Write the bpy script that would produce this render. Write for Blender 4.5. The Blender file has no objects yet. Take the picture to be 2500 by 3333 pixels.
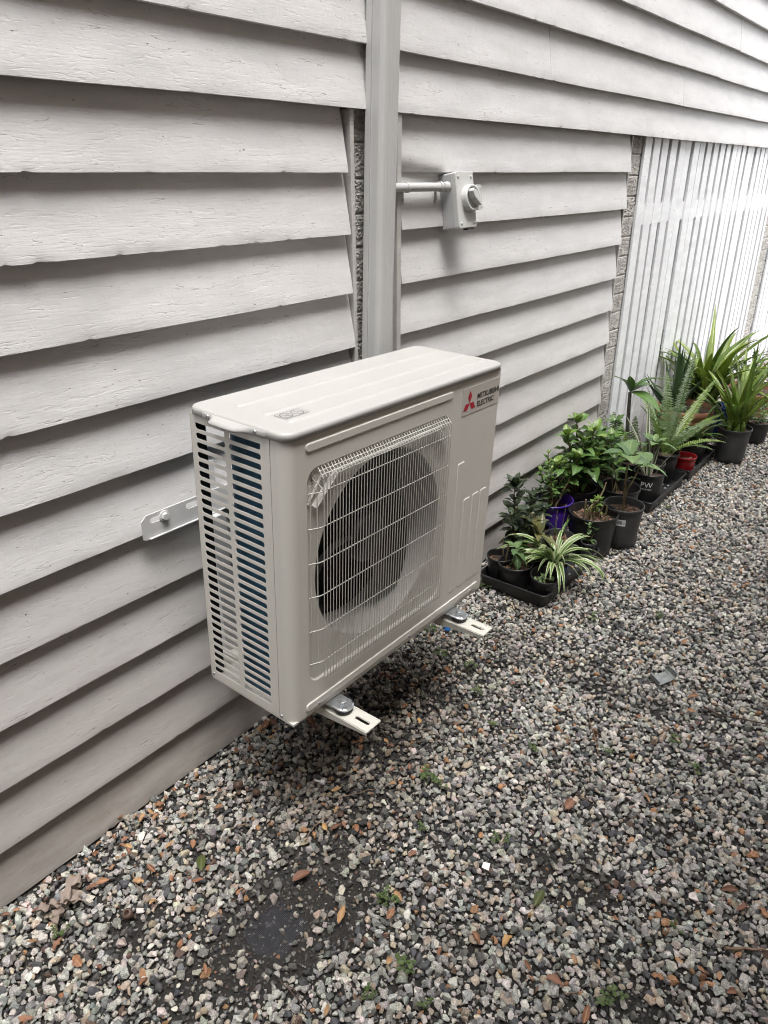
import bpy, bmesh, math, random
import numpy as np
from mathutils import Vector, Matrix, Euler

random.seed(7)
RNG = np.random.default_rng(11)
SC = bpy.context.scene
COL = SC.collection
rad = math.radians

# ------------------------------------------------------------------ camera
CAM_LOC = np.array([-0.8609, -1.3486, 1.4828])
CR = np.array([0.62357559, -0.78175496, -0.00355779])      # right
CU = np.array([0.33239423, 0.26101336, 0.90630354])        # up
CF = np.array([0.70757866, 0.56633135, -0.42261240])       # forward
FPX = 2356.78                                              # focal length in photo pixels (2500 wide)
cam = bpy.data.cameras.new('camera')
cam.sensor_fit = 'HORIZONTAL'; cam.sensor_width = 36.0
cam.lens = 36.0 * FPX / 2500.0
cam.clip_start = 0.05; cam.clip_end = 400.0
camo = bpy.data.objects.new('camera', cam); COL.objects.link(camo)
M = Matrix([[CR[0], CU[0], -CF[0], CAM_LOC[0]], [CR[1], CU[1], -CF[1], CAM_LOC[1]],
            [CR[2], CU[2], -CF[2], CAM_LOC[2]], [0, 0, 0, 1]])
camo.matrix_world = M
SC.camera = camo

# ------------------------------------------------------------------ sky, sun, exposure
SUN_DIR = Vector((-0.12, -0.25, 0.94)).normalized()        # towards the sun
SUN_EL = math.asin(SUN_DIR.z); SUN_AZ = math.atan2(SUN_DIR.x, SUN_DIR.y)
world = bpy.data.worlds.new('World'); SC.world = world; world.use_nodes = True
wn = world.node_tree; wn.nodes.clear()
sky = wn.nodes.new('ShaderNodeTexSky'); sky.sky_type = 'NISHITA'; sky.sun_disc = False
sky.sun_elevation = SUN_EL; sky.sun_rotation = SUN_AZ
sky.air_density = 1.0; sky.dust_density = 6.0; sky.ozone_density = 1.0
hs = wn.nodes.new('ShaderNodeHueSaturation'); hs.inputs['Saturation'].default_value = 0.22
bg = wn.nodes.new('ShaderNodeBackground'); bg.inputs['Strength'].default_value = 0.145
wo = wn.nodes.new('ShaderNodeOutputWorld')
wn.links.new(sky.outputs[0], hs.inputs['Color']); wn.links.new(hs.outputs[0], bg.inputs['Color'])
wn.links.new(bg.outputs[0], wo.inputs['Surface'])
sun = bpy.data.lights.new('sun', 'SUN'); sun.energy = 0.70; sun.angle = rad(23); sun.color = (1.0, 0.99, 0.98)
suno = bpy.data.objects.new('sun', sun); COL.objects.link(suno)
suno.rotation_euler = SUN_DIR.to_track_quat('Z', 'Y').to_euler()
suno.location = (0, -2, 6)
SC.view_settings.view_transform = 'Standard'; SC.view_settings.look = 'None'
SC.view_settings.exposure = 1.57; SC.view_settings.gamma = 1.0
SC.cycles.use_denoising = True; SC.cycles.pixel_filter_type = 'BLACKMAN_HARRIS'; SC.cycles.filter_width = 1.05; SC.cycles.use_adaptive_sampling = True; SC.cycles.adaptive_threshold = 0.02
SC.cycles.max_bounces = 4; SC.cycles.diffuse_bounces = 3; SC.cycles.glossy_bounces = 2
SC.cycles.transmission_bounces = 3; SC.cycles.transparent_max_bounces = 4


def at(u, v, X=None, Y=None, Z=None):
    """point of the place seen at photo pixel (u, v), on a known plane"""
    d = CF + CR * (u - 1250) / FPX - CU * (v - 1666.5) / FPX
    t = (X - CAM_LOC[0]) / d[0] if X is not None else (Y - CAM_LOC[1]) / d[1] if Y is not None else (Z - CAM_LOC[2]) / d[2]
    return CAM_LOC + t * d


# ------------------------------------------------------------------ mesh helpers
def mesh(name, v, f, smooth=False, uv=None):
    me = bpy.data.meshes.new(name)
    me.from_pydata([tuple(p) for p in v], [], f)
    if uv is not None:
        l = me.uv_layers.new(name='UVMap')
        flat = [c for face in f for i in face for c in uv[i]]
        l.data.foreach_set('uv', flat)
    if smooth is True:
        me.polygons.foreach_set('use_smooth', [True] * len(me.polygons))
    elif smooth:
        me.polygons.foreach_set('use_smooth', list(smooth))
    me.update()
    return me


def link(name, me, mat=None, parent=None, loc=(0, 0, 0), rot=None, mw=None):
    o = bpy.data.objects.new(name, me); COL.objects.link(o)
    if mat is not None and me is not None and len(me.materials) == 0:
        me.materials.append(mat)
    if parent is not None:
        o.parent = parent
    if mw is not None:
        o.matrix_local = mw
    else:
        o.location = loc
        if rot is not None:
            o.rotation_euler = rot
    return o


def empty(name, loc=(0, 0, 0), rot=(0, 0, 0)):
    o = bpy.data.objects.new(name, None); COL.objects.link(o)
    o.empty_display_size = 0.05; o.location = loc; o.rotation_euler = rot
    return o


def tag(o, label, cat, group=None, kind=None):
    o['label'] = label; o['category'] = cat
    if group: o['group'] = group
    if kind: o['kind'] = kind
    return o


class MB:
    def __init__(s): s.v = []; s.f = []; s.sm = []

    def add(s, v, f, smooth=False):
        k = len(s.v); s.v += [tuple(p) for p in v]
        s.f += [tuple(i + k for i in q) for q in f]; s.sm += [smooth] * len(f)
        return s

    def box(s, x0, x1, y0, y1, z0, z1):
        v = [(x0, y0, z0), (x1, y0, z0), (x1, y1, z0), (x0, y1, z0), (x0, y0, z1), (x1, y0, z1), (x1, y1, z1), (x0, y1, z1)]
        return s.add(v, [(3, 2, 1, 0), (4, 5, 6, 7), (0, 1, 5, 4), (1, 2, 6, 5), (2, 3, 7, 6), (3, 0, 4, 7)])

    def rings(s, R, close0=True, close1=True, smooth=False, cyc=True):
        n = len(R[0]); v = [p for r in R for p in r]; f = []
        m = n if cyc else n - 1
        for a in range(len(R) - 1):
            for i in range(m):
                j = (i + 1) % n
                f.append((a * n + i, a * n + j, (a + 1) * n + j, (a + 1) * n + i))
        s.add(v, f, smooth)
        if close0: s.add(R[0], [tuple(reversed(range(n)))])
        if close1: s.add(R[-1], [tuple(range(n))])
        return s

    def tube(s, path, r, n=8, caps=True, smooth=True):
        P = [Vector(p) for p in path]; R = []
        up = Vector((0.13, 0.21, 0.97))
        for i, p in enumerate(P):
            t = (P[min(i + 1, len(P) - 1)] - P[max(i - 1, 0)]).normalized()
            a = t.cross(up)
            if a.length < 0.15: a = t.cross(Vector((1, 0.1, 0)))
            a.normalize(); b = t.cross(a)
            rr = r[i] if isinstance(r, (list, tuple)) else r
            R.append([p + (a * math.cos(2 * math.pi * k / n) + b * math.sin(2 * math.pi * k / n)) * rr for k in range(n)])
        return s.rings(R, caps, caps, smooth)

    def lathe(s, prof, n=28, smooth=True, c=(0, 0, 0), close0=False, close1=False, axis='z'):
        R = []
        for (r, z) in prof:
            ring = []
            for k in range(n):
                a = 2 * math.pi * k / n
                if axis == 'z': ring.append((c[0] + r * math.cos(a), c[1] + r * math.sin(a), c[2] + z))
                else: ring.append((c[0] + r * math.cos(a), c[1] + z, c[2] - r * math.sin(a)))
            R.append(ring)
        return s.rings(R, close0, close1, smooth)

    def prism(s, out, fn, d0, d1):
        """extrude a 2-D outline; fn(a, b, d) -> point"""
        n = len(out)
        R = [[fn(a, b, d0) for a, b in out], [fn(a, b, d1) for a, b in out]]
        return s.rings(R, True, True)

    def mesh(s, name='m'): return mesh(name, s.v, s.f, s.sm)

    def build(s, name, mat, parent=None, loc=(0, 0, 0), rot=None, mw=None, bevel=0, seg=2):
        me = s.mesh(name)
        if bevel:
            bm = bmesh.new(); bm.from_mesh(me)
            bmesh.ops.remove_doubles(bm, verts=bm.verts, dist=1e-6)
            es = [e for e in bm.edges if len(e.link_faces) == 2 and e.calc_face_angle(0) > 0.5]
            bmesh.ops.bevel(bm, geom=es, offset=bevel, segments=seg, affect='EDGES', profile=0.5)
            bm.to_mesh(me); bm.free(); me.update()
        return link(name, me, mat, parent, loc, rot, mw)


def rrect(x0, x1, y0, y1, r, n=5):
    """rounded rectangle outline, counter-clockwise; r may be four radii (x0y0, x1y0, x1y1, x0y1)"""
    if not isinstance(r, (list, tuple)): r = [r] * 4
    P = []
    for (cx, cy, a0, q) in ((x0, y0, 180, r[0]), (x1, y0, 270, r[1]), (x1, y1, 0, r[2]), (x0, y1, 90, r[3])):
        sx = 1 if cx == x0 else -1; sy = 1 if cy == y0 else -1
        for k in range(n + 1):
            a = rad(a0 + 90 * k / n)
            P.append((cx + sx * q + q * math.cos(a), cy + sy * q + q * math.sin(a)))
    return P


def fill(loops, fn):
    """flat sheet between an outer loop and hole loops (2-D), mapped by fn"""
    bm = bmesh.new(); es = []
    for L in loops:
        vs = [bm.verts.new((a, b, 0)) for a, b in L]
        es += [bm.edges.new((vs[i], vs[(i + 1) % len(vs)])) for i in range(len(vs))]
    bmesh.ops.triangle_fill(bm, use_beauty=True, use_dissolve=False, edges=es, normal=(0, 0, 1))
    bm.verts.index_update()
    v = [fn(p.co.x, p.co.y) for p in bm.verts]; f = [tuple(q.index for q in fc.verts) for fc in bm.faces]
    bm.free(); return v, f


# ------------------------------------------------------------------ materials
class NT:
    def __init__(s, name):
        s.m = bpy.data.materials.new(name); s.m.use_nodes = True; s.t = s.m.node_tree; s.t.nodes.clear()
        s.out = s.t.nodes.new('ShaderNodeOutputMaterial')

    def n(s, ty, props=None, **inp):
        nd = s.t.nodes.new('ShaderNode' + ty)
        for k, v in (props or {}).items(): setattr(nd, k, v)
        for k, v in inp.items():
            key = k.replace('_', ' ')
            sock = nd.inputs[int(k[1:])] if (k[0] == 'i' and k[1:].isdigit()) else nd.inputs[key]
            if isinstance(v, bpy.types.NodeSocket): s.t.links.new(v, sock)
            else: sock.default_value = v
        return nd

    def pos(s, scale=(1, 1, 1), rnd=True):
        g = s.n('NewGeometry').outputs['Position']
        if rnd:
            oi = s.n('ObjectInfo').outputs['Random']
            mu = s.n('Math', {'operation': 'MULTIPLY'}, i0=oi, i1=37.0).outputs[0]
            g = s.n('VectorMath', {'operation': 'ADD'}, i0=g, i1=mu).outputs[0]
        return s.n('Mapping', Vector=g, Scale=scale).outputs[0]

    def obj(s, scale=(1, 1, 1)):
        return s.n('Mapping', Vector=s.n('TexCoord').outputs['Object'], Scale=scale).outputs[0]

    def noise(s, vec, scale, detail=4, rough=0.55, dist=0.0):
        return s.n('TexNoise', Vector=vec, Scale=scale, Detail=detail, Roughness=rough, Distortion=dist).outputs[0]

    def ramp(s, fac, stops, interp='LINEAR'):
        r = s.n('ValToRGB', Fac=fac); cr = r.color_ramp; cr.interpolation = interp
        while len(cr.elements) < len(stops): cr.elements.new(0.5)
        for e, (p, c) in zip(cr.elements, stops):
            e.position = p; e.color = (c, c, c, 1) if isinstance(c, (int, float)) else (*c, 1)
        return r.outputs[0]

    def mix(s, fac, a, b, mode='MIX'):
        nd = s.n('Mix', {'data_type': 'RGBA', 'blend_type': mode})
        for i, v in ((0, fac), (6, a), (7, b)):
            if isinstance(v, bpy.types.NodeSocket): s.t.links.new(v, nd.inputs[i])
            elif i == 0: nd.inputs[0].default_value = v
            else: nd.inputs[i].default_value = (*v, 1)
        return nd.outputs[2]

    def bump(s, h, dist=0.002, strength=0.5, normal=None):
        nd = s.n('Bump', Height=h, Distance=dist, Strength=strength)
        if normal is not None: s.t.links.new(normal, nd.inputs['Normal'])
        return nd.outputs[0]

    def math(s, op, a, b=0.0): return s.n('Math', {'operation': op}, i0=a, i1=b).outputs[0]

    def pbr(s, col, rough=0.5, metal=0.0, normal=None, spec=0.5, trans=0.0):
        p = s.n('BsdfPrincipled')
        for k, v in (('Base Color', col), ('Roughness', rough), ('Metallic', metal), ('Specular IOR Level', spec)):
            if isinstance(v, bpy.types.NodeSocket): s.t.links.new(v, p.inputs[k])
            else: p.inputs[k].default_value = (*v, 1) if k == 'Base Color' else v
        if normal is not None: s.t.links.new(normal, p.inputs['Normal'])
        o = p.outputs[0]
        if trans:
            tr = s.n('BsdfTranslucent')
            if isinstance(col, bpy.types.NodeSocket): s.t.links.new(col, tr.inputs[0])
            else: tr.inputs[0].default_value = (*col, 1)
            o = s.n('MixShader', i0=trans, i1=o, i2=tr.outputs[0]).outputs[0]
        s.t.links.new(o, s.out.inputs['Surface'])
        return s.m


def m_simple(name, col, rough=0.5, metal=0.0, var=0.12, scale=20.0, bump=0.0, bscale=200.0, spec=0.5):
    t = NT(name); p = t.obj()
    f = t.noise(p, scale, 5)
    lo = tuple(c * (1 - var) for c in col); hi = tuple(min(1, c * (1 + var)) for c in col)
    c = t.ramp(f, [(0.3, lo), (0.7, hi)])
    nm = t.bump(t.noise(p, bscale, 4), 0.001, bump) if bump else None
    r = t.ramp(t.noise(p, scale * 2, 3), [(0.3, max(0.02, rough - 0.06)), (0.7, min(1, rough + 0.06))])
    return t.pbr(c, r, metal, nm, spec)


def m_board(name, base, streak=1.0, dirt_shade=1.0, mud_shade=0.0):
    t = NT(name)
    p = t.pos((1, 1, 1)); ps = t.pos((5.0, 5.0, 95.0)); pm = t.pos((2.0, 2.0, 9.0))
    big = t.noise(pm, 2.2, 3)
    lo = tuple(c * 0.90 for c in base); hi = tuple(min(1, c * 1.06) for c in base)
    col = t.ramp(big, [(0.32, lo), (0.68, hi)])
    g0 = t.noise(t.pos((7, 7, 20)), 3.4, 4, 0.7)
    col = t.mix(t.ramp(g0, [(0.55, 0.0), (0.78, 0.30 * dirt_shade)]), col, tuple(c * f for c, f in zip(base, (0.70, 0.66, 0.58))))
    col = t.mix(t.ramp(g0, [(0.235, 0.7 * dirt_shade), (0.26, 0.0)]), col, (0.80, 0.78, 0.74))      # bare primer
    dk = t.ramp(t.noise(t.pos((9, 9, 22)), 9.0, 1, 0.6), [(0.765, 0.0), (0.785, 0.75 * dirt_shade)])
    col = t.mix(dk, col, (0.09, 0.075, 0.06))
    if mud_shade:                                                         # muddy splashes, with the dim light low on the wall painted in
        col = t.mix(t.ramp(t.noise(t.pos((1.5, 1.5, 6)), 3.0, 5, 0.65), [(0.25, mud_shade), (0.75, mud_shade * 0.35)]), col, (0.255, 0.228, 0.20))
    h1 = t.noise(ps, 3.5, 3, 0.65)                                   # brush strokes and grain along the board
    h2 = t.noise(p, 42.0, 4, 0.62)                                   # lumpy old paint
    h3 = t.ramp(t.noise(t.pos((8, 8, 30)), 4.5, 1, 0.5, 0.6), [(0.60, 0.0), (0.70, 1.0)])   # dents
    cw = t.noise(t.pos((2.2, 2.2, 26)), 2.4, 2, 0.55)               # fine cracks running with the grain
    cr = t.math('ABSOLUTE', t.math('SUBTRACT', cw, 0.5))
    msk = t.ramp(big, [(0.54, 0.0), (0.62, 1.0)])
    crack = t.math('MULTIPLY', t.ramp(cr, [(0.0, 1.0), (0.006, 0.0)]), msk)
    h = t.math('ADD', t.math('MULTIPLY', h1, 0.55 * streak), t.math('MULTIPLY', h2, 0.8))
    h = t.math('SUBTRACT', h, t.math('MULTIPLY', h3, 0.30))
    h = t.math('SUBTRACT', h, t.math('MULTIPLY', crack, 0.9))
    col = t.mix(t.math('MULTIPLY', crack, 0.6), col, (0.16, 0.145, 0.13))
    return t.pbr(col, 0.5, 0, t.bump(h, 0.0013, 0.6), 0.4)


MT = {}
MT['board'] = m_board("wall_paint", (0.615, 0.608, 0.602))
for k_, (base_, mud_shade_) in enumerate((((0.60, 0.588, 0.575), 0.16), ((0.59, 0.575, 0.56), 0.26), ((0.58, 0.563, 0.546), 0.36), ((0.57, 0.55, 0.53), 0.48), ((0.56, 0.537, 0.512), 0.9))):  # darker board by board downward: dirt with low-wall shade painted in
    MT['board_dirt_shade_%d' % k_] = m_board('dirty_shaded_wall_paint_%d' % k_, base_, 1.0, 1.3, mud_shade_)
MT['batten'] = m_board('batten_paint', (0.87, 0.88, 0.895), 0.6, 0.35)
MT['strip'] = m_board('strip_paint', (0.50, 0.485, 0.465), 0.5, 0.8)
MT['brick'] = m_simple('painted_rock_face', (0.40, 0.385, 0.36), 0.75, 0, 0.2, 30, 0.5, 160)
MT['mortar'] = m_simple('painted_mortar', (0.42, 0.405, 0.38), 0.8, 0, 0.15, 40, 0.4, 120)
MT['void'] = m_simple('void_dark', (0.035, 0.032, 0.03), 0.9)
MT['duct'] = m_simple('duct_plastic', (0.46, 0.46, 0.45), 0.42, 0, 0.05, 4, 0.05, 60)


def m_acpaint(name, base, rough):
    t = NT(name); p = t.obj()
    f = t.noise(t.n('Mapping', Vector=t.n('TexCoord').outputs['Object'], Scale=(2, 2, 1.2)).outputs[0], 3.0, 6, 0.6)
    c = t.ramp(f, [(0.3, tuple(x * 0.965 for x in base)), (0.7, tuple(min(1, x * 1.02) for x in base))])
    sm = t.ramp(t.noise(p, 26.0, 7, 0.75), [(0.66, 0.0), (0.80, 0.35)])
    c = t.mix(sm, c, tuple(x * 0.66 for x in base))
    r = t.ramp(t.noise(p, 9.0, 6), [(0.3, rough - 0.07), (0.7, rough + 0.08)])
    return t.pbr(c, r, 0, t.bump(t.noise(p, 420.0, 2), 0.0004, 0.12), 0.5)


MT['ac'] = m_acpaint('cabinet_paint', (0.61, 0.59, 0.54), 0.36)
MT['ac_top'] = m_acpaint('cabinet_paint_dimmed', (0.385, 0.378, 0.36), 0.38)  # same paint as the cabinet, darkened to offset the strong light on top
MT['shroud'] = m_simple('shaded_shroud_paint', (0.33, 0.315, 0.285), 0.45, 0, 0.05)  # cabinet paint darkened to stand for the shade inside the fan opening
MT['wire'] = m_simple('wire_paint', (0.50, 0.485, 0.45), 0.35, 0, 0.04)
MT['bracket'] = m_simple('bracket_paint', (0.55, 0.55, 0.545), 0.4, 0, 0.06, 30)
MT['armpaint'] = m_acpaint('arm_paint', (0.52, 0.51, 0.455), 0.38)
MT['zinc'] = m_simple('zinc_steel', (0.52, 0.54, 0.56), 0.33, 0.9, 0.2, 60, 0.1)
MT['rubber'] = m_simple('black_rubber', (0.02, 0.02, 0.021), 0.6)
MT['inside'] = m_simple('unit_inside', (0.008, 0.008, 0.009), 0.7)
MT['fan'] = m_simple('fan_plastic', (0.007, 0.007, 0.008), 0.5)
t = NT('coil_fins'); p = t.obj((1, 1, 1))
w = t.n('TexWave', {'wave_type': 'BANDS', 'bands_direction': 'Y'}, Vector=p, Scale=330.0, Distortion=0.6, Detail=2.0).outputs[0]
MT['coil'] = t.pbr(t.ramp(t.math('MULTIPLY', w, t.noise(p, 60.0, 3)), [(0.1, (0.010, 0.05, 0.09)), (0.6, (0.045, 0.17, 0.27))]), 0.4, 0.2, t.bump(w, 0.001, 0.5))
MT['switch'] = m_simple('switch_plastic', (0.50, 0.505, 0.48), 0.35, 0, 0.02)
MT['switch_base'] = m_simple('switch_base_plastic', (0.42, 0.425, 0.43), 0.4, 0, 0.03)
MT['black_ink'] = m_simple('black_ink', (0.015, 0.015, 0.016), 0.45, 0, 0.02)
MT['red_ink'] = m_simple('red_ink', (0.42, 0.012, 0.03), 0.4, 0, 0.03)
MT['badge'] = m_simple('badge_film', (0.545, 0.515, 0.465), 0.22, 0, 0.015)
MT['white_ink'] = m_simple('white_ink', (0.75, 0.75, 0.76), 0.5, 0, 0.03)
MT['grey_ink'] = m_simple('grey_ink', (0.28, 0.28, 0.28), 0.5, 0, 0.03)
MT['tray'] = m_simple('black_tray_plastic', (0.018, 0.018, 0.019), 0.42, 0, 0.3, 14, 0.1)
MT['pot_black'] = m_simple('black_pot_plastic', (0.017, 0.017, 0.018), 0.38, 0, 0.3, 14, 0.1)
MT['pot_grey'] = m_simple('grey_pot_plastic', (0.045, 0.046, 0.048), 0.5, 0, 0.3, 12, 0.1)
MT['pot_purple'] = m_simple('purple_pot_plastic', (0.055, 0.02, 0.25), 0.33, 0, 0.12, 12)
MT['pot_blue'] = m_simple('blue_pot_plastic', (0.015, 0.06, 0.22), 0.35, 0, 0.12, 12)
MT['pot_red'] = m_simple('red_pot_plastic', (0.33, 0.012, 0.018), 0.35, 0, 0.12, 12)
MT['terracotta'] = m_simple('terracotta', (0.38, 0.17, 0.10), 0.7, 0, 0.22, 12, 0.25)
MT['blue_plastic'] = m_simple('blue_plastic', (0.03, 0.20, 0.62), 0.4)
MT['white_plastic'] = m_simple('white_plastic', (0.72, 0.72, 0.72), 0.4)
MT['grey_metal'] = m_simple('dull_grey_metal', (0.20, 0.215, 0.21), 0.5, 0.3, 0.25, 60, 0.2)
MT['red_wire'] = m_simple('red_wire', (0.40, 0.03, 0.04), 0.5)
MT['twig'] = m_simple('dry_twig', (0.20, 0.13, 0.085), 0.85, 0, 0.3, 60, 0.4)
MT['twig_dark'] = m_simple('dark_twig', (0.075, 0.045, 0.035), 0.85, 0, 0.3, 60, 0.4)
MT['bark'] = m_simple('green_brown_bark', (0.15, 0.12, 0.06), 0.8, 0, 0.35, 60, 0.4)
MT['bark_grey'] = m_simple('grey_spotted_bark', (0.10, 0.09, 0.07), 0.8, 0, 0.6, 90, 0.4)
MT['soil'] = m_simple('potting_soil', (0.055, 0.036, 0.025), 0.95, 0, 0.7, 160, 1.0, 260)
MT['wood'] = m_simple('fence_timber', (0.13, 0.105, 0.085), 0.8, 0, 0.3, 9, 0.4)


def m_leaf(name, c0, c1, stripe=None, mid=None, rough=0.38, trans=0.22, sw=0.5, brown=None):
    """UV.x runs across the blade, UV.y along it"""
    t = NT(name)
    uv = t.n('TexCoord').outputs['UV']
    sx = t.n('SeparateXYZ', Vector=uv)
    ax = t.math('ABSOLUTE', t.math('SUBTRACT', sx.outputs[0], 0.5))
    rnd = t.n('ObjectInfo').outputs['Random']
    f = t.math('ADD', t.math('MULTIPLY', rnd, 0.65), t.math('MULTIPLY', t.noise(t.pos((1, 1, 1)), 28.0, 4), 0.35))
    col = t.ramp(f, [(0.2, c0), (0.8, c1)])
    if stripe: col = t.mix(t.ramp(ax, [(sw * 0.5 - 0.035, 0.0), (sw * 0.5 + 0.035, 1.0)]), col, stripe)
    if mid: col = t.mix(t.ramp(ax, [(0.018, 0.8), (0.06, 0.0)]), col, mid)
    if brown: col = t.mix(t.ramp(t.noise(t.pos((1, 1, 1)), 18.0, 5), [(0.50, 0.0), (0.68, 0.9)]), col, brown)
    vein = t.n('TexWave', {'wave_type': 'BANDS', 'bands_direction': 'Y'}, Vector=t.n('Mapping', Vector=uv, Scale=(0.0, 1.0, 1.0)).outputs[0], Scale=4.0, Distortion=1.0).outputs[0]
    h = t.math('ADD', t.math('MULTIPLY', vein, 0.4), t.noise(t.pos((1, 1, 1)), 90.0, 3))
    return t.pbr(col, rough, 0, t.bump(h, 0.0012, 0.5), 0.5, trans)


MT['lf_dark'] = m_leaf('leaf_dark_olive', (0.020, 0.036, 0.018), (0.05, 0.075, 0.035), mid=(0.12, 0.12, 0.06))
MT['lf_mid'] = m_leaf('leaf_mid_green', (0.045, 0.095, 0.022), (0.10, 0.19, 0.045), mid=(0.16, 0.24, 0.08))
MT['lf_bright'] = m_leaf('leaf_bright_green', (0.085, 0.16, 0.025), (0.19, 0.28, 0.05), mid=(0.25, 0.33, 0.10))
MT['lf_soft'] = m_leaf('leaf_soft_green', (0.07, 0.13, 0.05), (0.15, 0.23, 0.085), mid=(0.2, 0.28, 0.13), rough=0.5)
MT['lf_spider'] = m_leaf('leaf_white_margins', (0.07, 0.15, 0.03), (0.13, 0.22, 0.05), stripe=(0.46, 0.50, 0.30), sw=0.56)
MT['lf_varstrap'] = m_leaf('leaf_cream_margins', (0.05, 0.085, 0.04), (0.09, 0.13, 0.05), stripe=(0.50, 0.49, 0.38), sw=0.5)
MT['lf_bronze'] = m_leaf('leaf_bronze_green', (0.075, 0.09, 0.03), (0.14, 0.15, 0.05), mid=(0.27, 0.20, 0.08), brown=(0.20, 0.16, 0.09))
MT['lf_orchid'] = m_leaf('leaf_yellow_green_strap', (0.075, 0.12, 0.012), (0.17, 0.23, 0.03), mid=(0.05, 0.09, 0.01), rough=0.33)
MT['lf_orchid_b'] = m_leaf('leaf_green_strap', (0.05, 0.095, 0.015), (0.11, 0.17, 0.03), rough=0.33)
MT['lf_aloe'] = m_leaf('leaf_aloe', (0.022, 0.05, 0.02), (0.045, 0.085, 0.03), rough=0.32, trans=0.05)
MT['lf_fern'] = m_leaf('leaf_fern', (0.085, 0.15, 0.03), (0.18, 0.26, 0.06), rough=0.45)
MT['lf_fern_d'] = m_leaf('leaf_fern_dark', (0.045, 0.085, 0.025), (0.09, 0.14, 0.04), rough=0.45)
MT['lf_weed'] = m_leaf('leaf_weed', (0.05, 0.085, 0.02), (0.10, 0.145, 0.04))
MT['dead_a'] = m_leaf('leaf_dead_orange', (0.17, 0.075, 0.036), (0.30, 0.15, 0.078), mid=(0.45, 0.24, 0.12), rough=0.6, trans=0.08)
MT['dead_b'] = m_leaf('leaf_dead_brown', (0.13, 0.06, 0.035), (0.24, 0.115, 0.07), mid=(0.3, 0.16, 0.1), rough=0.65, trans=0.05)
MT['dead_c'] = m_leaf('leaf_dead_tan', (0.36, 0.21, 0.10), (0.44, 0.26, 0.10), mid=(0.5, 0.33, 0.18), rough=0.6, trans=0.08, brown=(0.2, 0.10, 0.05))
MT['dead_g'] = m_leaf('leaf_dead_grey', (0.20, 0.155, 0.125), (0.28, 0.225, 0.19), mid=(0.32, 0.27, 0.23), rough=0.75, trans=0.03)
MT['leaf_olive'] = m_leaf('leaf_fallen_green', (0.06, 0.08, 0.025), (0.10, 0.12, 0.04), mid=(0.2, 0.18, 0.08), rough=0.4)

# ================================================================== ground
def m_ground():
    t = NT('damp_soil'); p = t.pos((1, 1, 1), False)
    c = t.ramp(t.noise(p, 90.0, 8, 0.75), [(0.3, (0.012, 0.011, 0.010)), (0.60, (0.032, 0.029, 0.026)), (0.72, (0.085, 0.08, 0.074))])
    c2 = t.ramp(t.noise(p, 210.0, 3), [(0.3, (0.10, 0.095, 0.088)), (0.7, (0.32, 0.31, 0.29))])
    far = t.n('Math', {'operation': 'GREATER_THAN'}, i0=t.n('VectorMath', {'operation': 'LENGTH'}, i0=p).outputs['Value'], i1=9.0).outputs[0]
    c = t.mix(far, c, c2)
    h = t.math('ADD', t.noise(p, 120.0, 6, 0.7), t.math('MULTIPLY', t.noise(p, 420.0, 3), 0.4))
    return t.pbr(c, 0.85, 0, t.bump(h, 0.006, 1.0), 0.4)


MT['ground'] = m_ground()
g = link('ground', mesh('ground', [(-80, -80, -0.012), (80, -80, -0.012), (80, 80, -0.012), (-80, 80, -0.012)], [(0, 1, 2, 3)]), MT['ground'])
g['kind'] = 'structure'; g['label'] = 'damp dark soil under the gravel'

# bare places, or dirt with the unit's shade painted in, given by photo pixel, radius in metres, and strength
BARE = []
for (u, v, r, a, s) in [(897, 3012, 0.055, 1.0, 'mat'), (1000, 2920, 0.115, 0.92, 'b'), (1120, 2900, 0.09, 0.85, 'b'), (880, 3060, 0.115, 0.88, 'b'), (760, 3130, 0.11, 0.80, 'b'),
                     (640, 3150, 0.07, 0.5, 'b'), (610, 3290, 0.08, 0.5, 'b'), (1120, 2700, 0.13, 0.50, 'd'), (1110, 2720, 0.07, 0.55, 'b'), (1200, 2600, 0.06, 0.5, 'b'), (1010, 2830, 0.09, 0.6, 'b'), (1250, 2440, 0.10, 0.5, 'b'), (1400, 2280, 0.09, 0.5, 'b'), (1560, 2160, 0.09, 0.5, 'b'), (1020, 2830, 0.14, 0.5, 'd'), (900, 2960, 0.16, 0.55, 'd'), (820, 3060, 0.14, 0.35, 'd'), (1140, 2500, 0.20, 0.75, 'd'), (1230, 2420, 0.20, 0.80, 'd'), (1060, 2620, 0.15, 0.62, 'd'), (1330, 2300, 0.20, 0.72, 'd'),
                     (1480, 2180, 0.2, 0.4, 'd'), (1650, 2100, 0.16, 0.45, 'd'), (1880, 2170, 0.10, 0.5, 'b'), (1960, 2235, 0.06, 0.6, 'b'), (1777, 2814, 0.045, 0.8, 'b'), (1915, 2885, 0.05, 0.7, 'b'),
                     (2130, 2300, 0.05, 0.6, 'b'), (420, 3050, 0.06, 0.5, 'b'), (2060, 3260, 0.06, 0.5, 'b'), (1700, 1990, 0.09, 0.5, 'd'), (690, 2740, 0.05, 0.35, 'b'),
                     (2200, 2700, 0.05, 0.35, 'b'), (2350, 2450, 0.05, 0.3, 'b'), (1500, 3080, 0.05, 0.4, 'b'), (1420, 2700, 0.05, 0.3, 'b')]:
    q = at(u, v, Z=0.0); BARE.append((q[0], q[1], r, a, s))


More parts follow.
